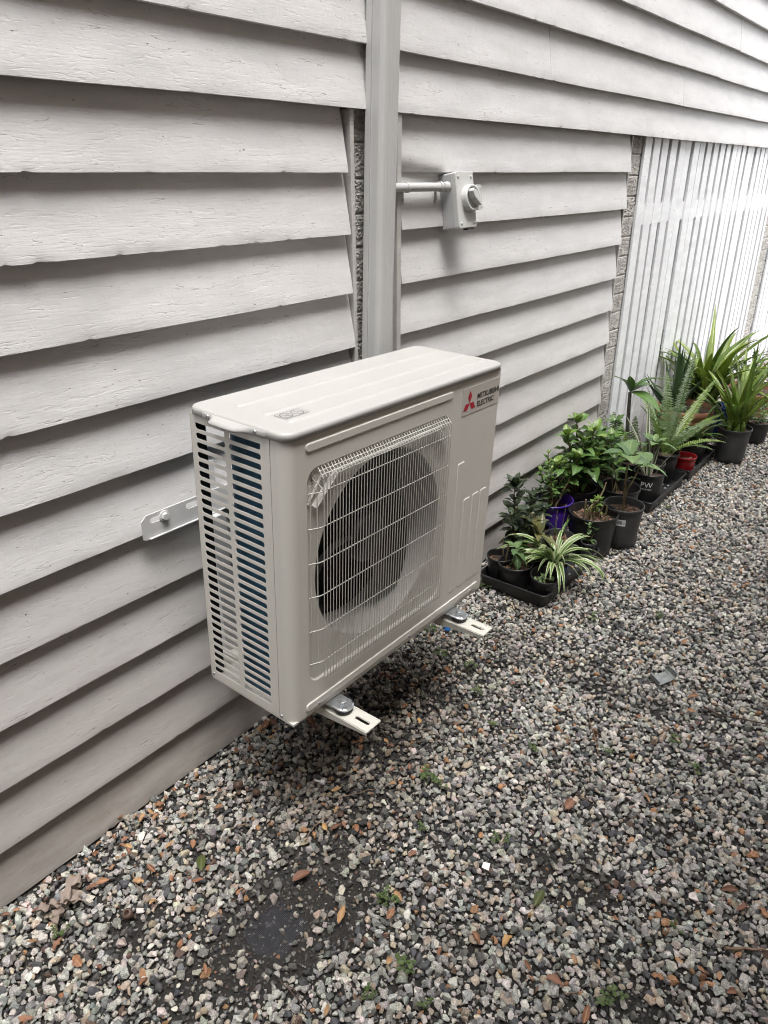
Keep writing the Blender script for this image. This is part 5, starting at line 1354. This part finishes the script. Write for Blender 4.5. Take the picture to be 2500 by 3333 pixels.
for (fn, x, y, c, px) in FL:
    u, v_ = fn(x, y); q = at(u, v_, Z=GZ); dep = (q - CAM_LOC) @ CF
    L = px / 1.3272 * dep / FPX * rl_.uniform(0.78, 1.1)
    o = link('fallen_leaf', rl_.choice(dead[c]), None, None)
    o.matrix_world = Matrix.Translation((q[0], q[1], GZ + 0.004)) @ Matrix.Rotation(rl_.uniform(0, 6.28), 4, 'Z') @ Matrix.Rotation(rl_.uniform(-.3, .25), 4, 'Y') @ Matrix.Rotation(rl_.uniform(-.4, .4), 4, 'X') @ Matrix.Scale(L, 4) @ Matrix.Translation((-0.5, 0, 0))
    LEAVES.append((o, c, u, v_, L))
LMK = [('the weed mat patch', 897, 3012), ('the large crumpled leaf', 177, 2920), ('the open seed shell', 776, 2560), ('the hollow seed shell', 417, 2980), ('the white wall plug', 1057, 2548), ('the bent grey pipe clip', 2160, 2207), ('the white paper scrap', 1581, 2820), ('the blue cap', 1457, 2045),
       ('the left bracket arm tip', 1215, 2365), ('the right bracket arm tip', 1585, 2055), ('the pale stick at the right', 2430, 3092), ('the long dark stick at the right', 2390, 2338), ('the long thin brown twig', 1930, 2397), ('the green fallen leaf in mid gravel', 1740, 2951), ('the olive-green fallen leaf', 655, 2837), ('the red wire scrap', 1262, 2200), ('the bottom edge of the picture', 1250, 3333)]
TONE = {'a': 'orange-brown', 'b': 'dark reddish-brown', 'c': 'tan yellowish'}
USED = set()
def where(u, v_, nm, x, y):
    if 'edge' in nm: return ('at ' + nm + (', left part' if u < 830 else ', right part' if u > 1660 else ', middle part'))
    dx, dy = u - x, v_ - y; dist = math.hypot(dx, dy)
    how = 'just ' if dist < 130 else '' if dist < 300 else 'well '
    if abs(dx) > 1.8 * abs(dy): rel = 'left of' if dx < 0 else 'right of'
    elif abs(dy) > 1.8 * abs(dx): rel = 'above' if dy < 0 else 'below'
    else: rel = ('above' if dy < 0 else 'below') + ' and ' + ('left of' if dx < 0 else 'right of')
    return how + rel + ' ' + nm
for (o, c, u, v_, L) in LEAVES:
    lm = sorted(LMK, key=lambda q: math.hypot(u - q[1], (v_ - q[2]) * (1 if 'edge' not in q[0] else 1.4) if 'edge' not in q[0] else (v_ - q[2]) * 1.6 + (0 if v_ > 3230 else 900)))
    for nm, x, y in lm[:5]:
        lab = ('small ' if L < 0.038 else 'larger ' if L > 0.052 else '') + TONE[c] + ' dead leaf ' + where(u, v_, nm, x, y)
        if lab not in USED: break
    USED.add(lab); tag(o, lab, 'fallen leaf', 'fallen leaves on the gravel')


def lay(name, me, mat, u, v_, rz, label, cat, z=GZ, s=1.0, tilt=(0, 0)):
    q = at(u, v_, Z=z); o = link(name, me, mat)
    o.matrix_world = Matrix.Translation((q[0], q[1], z)) @ Euler((tilt[0], tilt[1], rz)).to_matrix().to_4x4() @ Matrix.Scale(s, 4)
    return tag(o, label, cat)


lay('fallen_leaf', leaf_mesh(0.055, 0.022, 0.2, 0.4, 8, seed=9), MT['leaf_olive'], *R6(870, 845), 0.9, 'olive-green fallen leaf near the wall end of the weed mat', 'fallen leaf', GZ + .004)
lay('fallen_leaf', leaf_mesh(0.060, 0.020, 0.25, 0.4, 8, seed=8), MT['leaf_olive'], *R7(650, 1262), 0.1, 'dark green fallen leaf in the middle of the open gravel', 'fallen leaf', GZ + .004)
lay('fallen_leaf', leaf_mesh(0.050, 0.022, 0.15, 0.35, 8, seed=7), MT['dead_b'], *R6(1262, 886), -0.3, 'glossy red-brown fallen leaf just above the weed mat patch', 'fallen leaf', GZ + .003)
# big crumpled leaf by the wall
cl = empty('crumpled_leaf'); q = at(*R6(235, 955), Z=GZ); cl.location = (q[0], q[1] - 0.035, GZ - 0.002); tag(cl, 'large crumpled grey-brown dry leaf against the foot of the wall', 'fallen leaf')
for k, (az, el, s_, w2) in enumerate(((0.0, 0.05, .065, .6), (2.9, .05, .055, .6), (4.2, .02, .055, .6), (5.9, .2, .05, .5), (5.3, .1, .05, .5), (0.35, .05, .075, .45))):
    m = leaf_mesh(s_, s_ * w2, -0.12, 0.5, 9, wav=0.6, seed=30 + k); m.materials.append(MT['dead_g']); place_leaf(cl, m, (0, 0, 0.006), az, el, 1.0, rl_.uniform(-.6, .6), 'lobe')

# twigs
def twig(pts, r, mat, label, z=GZ):
    P = [at(*p, Z=z) for p in pts]; c = sum(P) / len(P)
    Q = []
    for i in range(len(P) - 1):
        for k in range(4):
            w2 = k / 4; Q.append(P[i] * (1 - w2) + P[i + 1] * w2 + np.array([rl_.uniform(-.002, .002), rl_.uniform(-.002, .002), rl_.uniform(0, .005)]))
    Q.append(P[-1])
    o = MB().tube([tuple(p - c) for p in Q], [r * (1 - 0.5 * i / len(Q)) for i in range(len(Q))], 6).build('twig', MT[mat], None, loc=tuple(c))
    return tag(o, label, 'twig')
twig([R6(840, 452), R6(928, 430)], 0.0016, 'twig', 'short pale straight twig close to the wall below the unit')
twig([R6(1318, 715), R6(1360, 650), R6(1425, 605)], 0.0014, 'twig', 'curved tan twig in front of the shade under the unit')
twig([R6(1490, 525), R6(1620, 490)], 0.0013, 'twig', 'thin straight tan twig at the edge of the shade under the unit')
twig([R6(1025, 655), R6(1068, 642)], 0.0024, 'twig', 'stubby broken stick lying near the wall')
twig([R6(1215, 1320), R6(1290, 1395), R6(1330, 1455)], 0.0015, 'twig_dark', 'dark wet twig at the bottom of the gravel below the weed mat')
twig([R6(1235, 1330), R6(1285, 1370), R6(1325, 1430)], 0.0012, 'twig_dark', 'second thinner dark wet twig beside the one below the weed mat')
twig([R6(575, 850), R6(585, 900), R6(612, 935)], 0.0016, 'twig', 'bent grey-brown twig among the leaves by the wall')
twig([R7(880, 440), R7(905, 520), R7(930, 615)], 0.0016, 'twig', 'long thin brown twig in the upper middle of the gravel')
twig([R7(1380, 405), R7(1480, 445), R7(1659, 475)], 0.0028, 'twig_dark', 'long dark stick lying at the upper right of the gravel')
twig([R7(1475, 1445), R7(1560, 1448), R7(1659, 1455)], 0.0035, 'twig', 'pale brown stick at the lower right edge of the gravel')
twig([R7(1572, 1160), R7(1565, 1290), R7(1520, 1345)], 0.0015, 'twig_dark', 'thin hooked twig at the right above the pale stick')
twig([R7(705, 690), R7(715, 770), R7(790, 830), R7(840, 865)], 0.0016, 'twig_dark', 'crooked dark twig beside a red-brown leaf in mid gravel')
twig([R7(900, 1510), R7(960, 1550), R7(1025, 1590)], 0.0014, 'twig', 'slanting thin twig in the lower middle of the gravel')
twig([R7(780, 1640), R7(860, 1632)], 0.0013, 'twig', 'short pale twig near the bottom of the gravel')

# seed shells
def nut(u, v_, r, label, hollow):
    m = MB().lathe([(r * 0.3, -r * .8), (r * .85, -r * .5), (r, 0), (r * .85, r * .5), (r * .55, r * .75)] + ([(r * .45, r * .5), (r * .3, -.2 * r), (.0005, -.4 * r)] if hollow else [(0.0005, r * .98)]), 14, True)
    o = m.build('seed_shell', MT['seed']); q = at(u, v_, Z=GZ); o.location = (q[0], q[1], GZ + r * 0.45); o.rotation_euler = (rl_.uniform(-.6, .6), rl_.uniform(-.6, .6), 0); tag(o, label, 'seed shell')
MT['seed'] = m_simple('seed_brown', (0.085, 0.05, 0.035), 0.55, 0, 0.3, 80, 0.3)
nut(*R6(1030, 478), 0.014, 'open dark brown seed shell near the wall below the unit', True)
nut(*R6(1110, 508), 0.010, 'round brown seed beside the open shell', False)
nut(*R6(553, 1035), 0.012, 'hollow brown seed shell in the lower left gravel', True)
nut(*R6(1212, 385), 0.009, 'rough round brown seed in the shade under the unit', False)

# blue plug, white wall plug, grey clip, red wire, bits of paper
o = lay('bottle_cap', MB().rings([[(a, b, 0.0) for a, b in rrect(-.011, .011, -.007, .007, .004)], [(a, b, .009) for a, b in rrect(-.011, .011, -.007, .007, .004)], [(a, b, .0125) for a, b in rrect(-.008, .008, -.005, .005, .003)]], smooth=True).mesh('bottle_cap'), MT['blue_plastic'], 1457, 2048, 0.2, 'small bright blue plastic cap under the right-hand bracket arm', 'cap', 0.006, 1.25, (0.1, 0.2))
wp = MB().tube([(0, 0, 0), (0.012, 0, 0), (0.0125, 0, 0), (0.030, 0, 0)], [0.006, 0.006, 0.003, 0.0022], 10)
lay('wall_plug', wp.mesh('wall_plug'), MT['white_plastic'], *R6(1403, 462), 1.9, 'white plastic wall plug lying on the dark gravel', 'wall plug', GZ + .006)
cp_ = MB(); sec = [(-0.036, 0.020), (-0.036, 0.002), (-0.030, -0.002), (0.024, -0.002), (0.034, 0.006), (0.036, 0.026), (0.033, 0.026), (0.031, 0.008), (0.022, 0.001), (-0.030, 0.001), (-0.033, 0.004), (-0.033, 0.020)]
cp_.prism(sec, lambda a, b, d: (a, d, b), -0.020, 0.020)
lay('pipe_clip', cp_.mesh('pipe_clip'), MT['grey_metal'], *R7(1205, 275), -0.5, 'bent grey metal pipe clip lying on the open gravel', 'pipe clip', GZ + .004, 1.0, (0.15, -0.1))
P = [at(u, v_, Z=GZ + .004) for u, v_ in ((1236, 2205), (1244, 2194), (1254, 2196), (1262, 2206), (1274, 2208), (1283, 2198), (1290, 2190))]
c = sum(P) / len(P); o = MB().tube([tuple(p - c + np.array([0, 0, .004 * (i % 2)])) for i, p in enumerate(P)], 0.0012, 6).build('wire_scrap', MT['red_wire'], loc=tuple(c)); tag(o, 'looped scrap of thin red wire in front of the unit', 'wire')
lay('paper_scrap', mesh('paper_scrap', [(-.010, -.008, 0), (.009, -.009, .002), (.010, .007, .001), (-.008, .009, .003)], [(0, 1, 2, 3)]), MT['white_plastic'], *R7(440, 1088), 0.4, 'tiny white paper scrap on the gravel in the lower middle', 'paper scrap', GZ + .006)
lay('conduit_offcut', MB().tube([(0, 0, 0), (0.032, 0, 0)], 0.010, 14).mesh('conduit_offcut'), MT['duct'], 1397, 2042, 0.6, 'short grey conduit offcut beside the blue cap', 'conduit offcut', GZ + .004)

# weeds
wl = leaves(MT['lf_weed'], 0.018, 0.015, curl=0.2, fold=0.3, seg=5, peak=0.62)
WD = [(R6, 265, 1118, 1.0, 'at the lower left'), (R6, 1650, 975, 1.0, 'beside the weed mat patch'), (R6, 1590, 1390, 1.0, 'at the bottom below the weed mat'), (R7, 910, 25, 1.3, 'in front of the nearest tray'), (R7, 1170, 15, 1.2, 'beside the nearest tray, farther right'),
      (R7, 240, 185, 1.4, 'just in front of the unit'), (R7, 370, 240, 1.2, 'right of the one just in front of the unit'), (R7, 395, 345, 1.2, 'near the edge of the shade, right of the unit'), (R7, 465, 480, 1.0, 'in the open below the shade edge'), (R7, 185, 725, 1.5, 'with round leaves in mid gravel'),
      (R7, 235, 745, 1.3, 'touching the round-leaved one'), (R7, 645, 590, 1.0, 'in the upper middle of the gravel'), (R7, 500, 985, 1.1, 'in the centre of the gravel'), (R7, 965, 1680, 1.5, 'near the bottom edge, right of centre'), (R7, 90, 1545, 1.5, 'moss-like, at the bottom middle'),
      (R7, 1360, 690, 1.2, 'right of centre beside a green leaf'), (R7, 1265, 555, 1.3, 'at the right, below the grey clip'), (R7, 180, 1705, .9, 'at the very bottom, middle'), (R7, 20, 1240, 1.2, 'left of the white paper scrap'), (R7, 1260, 1365, .9, 'at the lower right among leaves'), (R7, 155, 935, .9, 'left of the centre weed'), (R7, 960, 600, 1.0, 'beside the long thin brown twig')]
for k in ((1410, 2062, 1.3, 'under the bottom edge of the unit by the offcut'), (1578, 1915, 1.3, 'at the corner of the unit by the tray'), (2168, 1660, 1.4, 'against the middle tray corner'), (2380, 1500, 1.2, 'beside the lone orchid pot')):
    WD.append((lambda x, y: (x, y),) + k)
for (fn, x, y, s_, where) in WD:
    q = at(*fn(x, y), Z=0.0); o = tag(empty('weed', (q[0], q[1], 0.0)), 'small green clover-like weed ' + where, 'weed', 'weeds in the gravel')
    for k in range(int(4 + 2 * s_)):
        a = rl_.uniform(0, 6.28); rr = rl_.uniform(0.004, 0.020) * s_; hh = rl_.uniform(0.010, 0.018) * s_; b = (rr * math.cos(a), rr * math.sin(a), hh)
        MB().tube([(0, 0, -0.004), (b[0] * .6, b[1] * .6, hh * .7), b], 0.0006, 4).build('stalk', MT['lf_weed'], o)
        for j in range(3): place_leaf(o, wl[j], b, a + j * 2.09, 0.12, s_ * rl_.uniform(.3, .5))
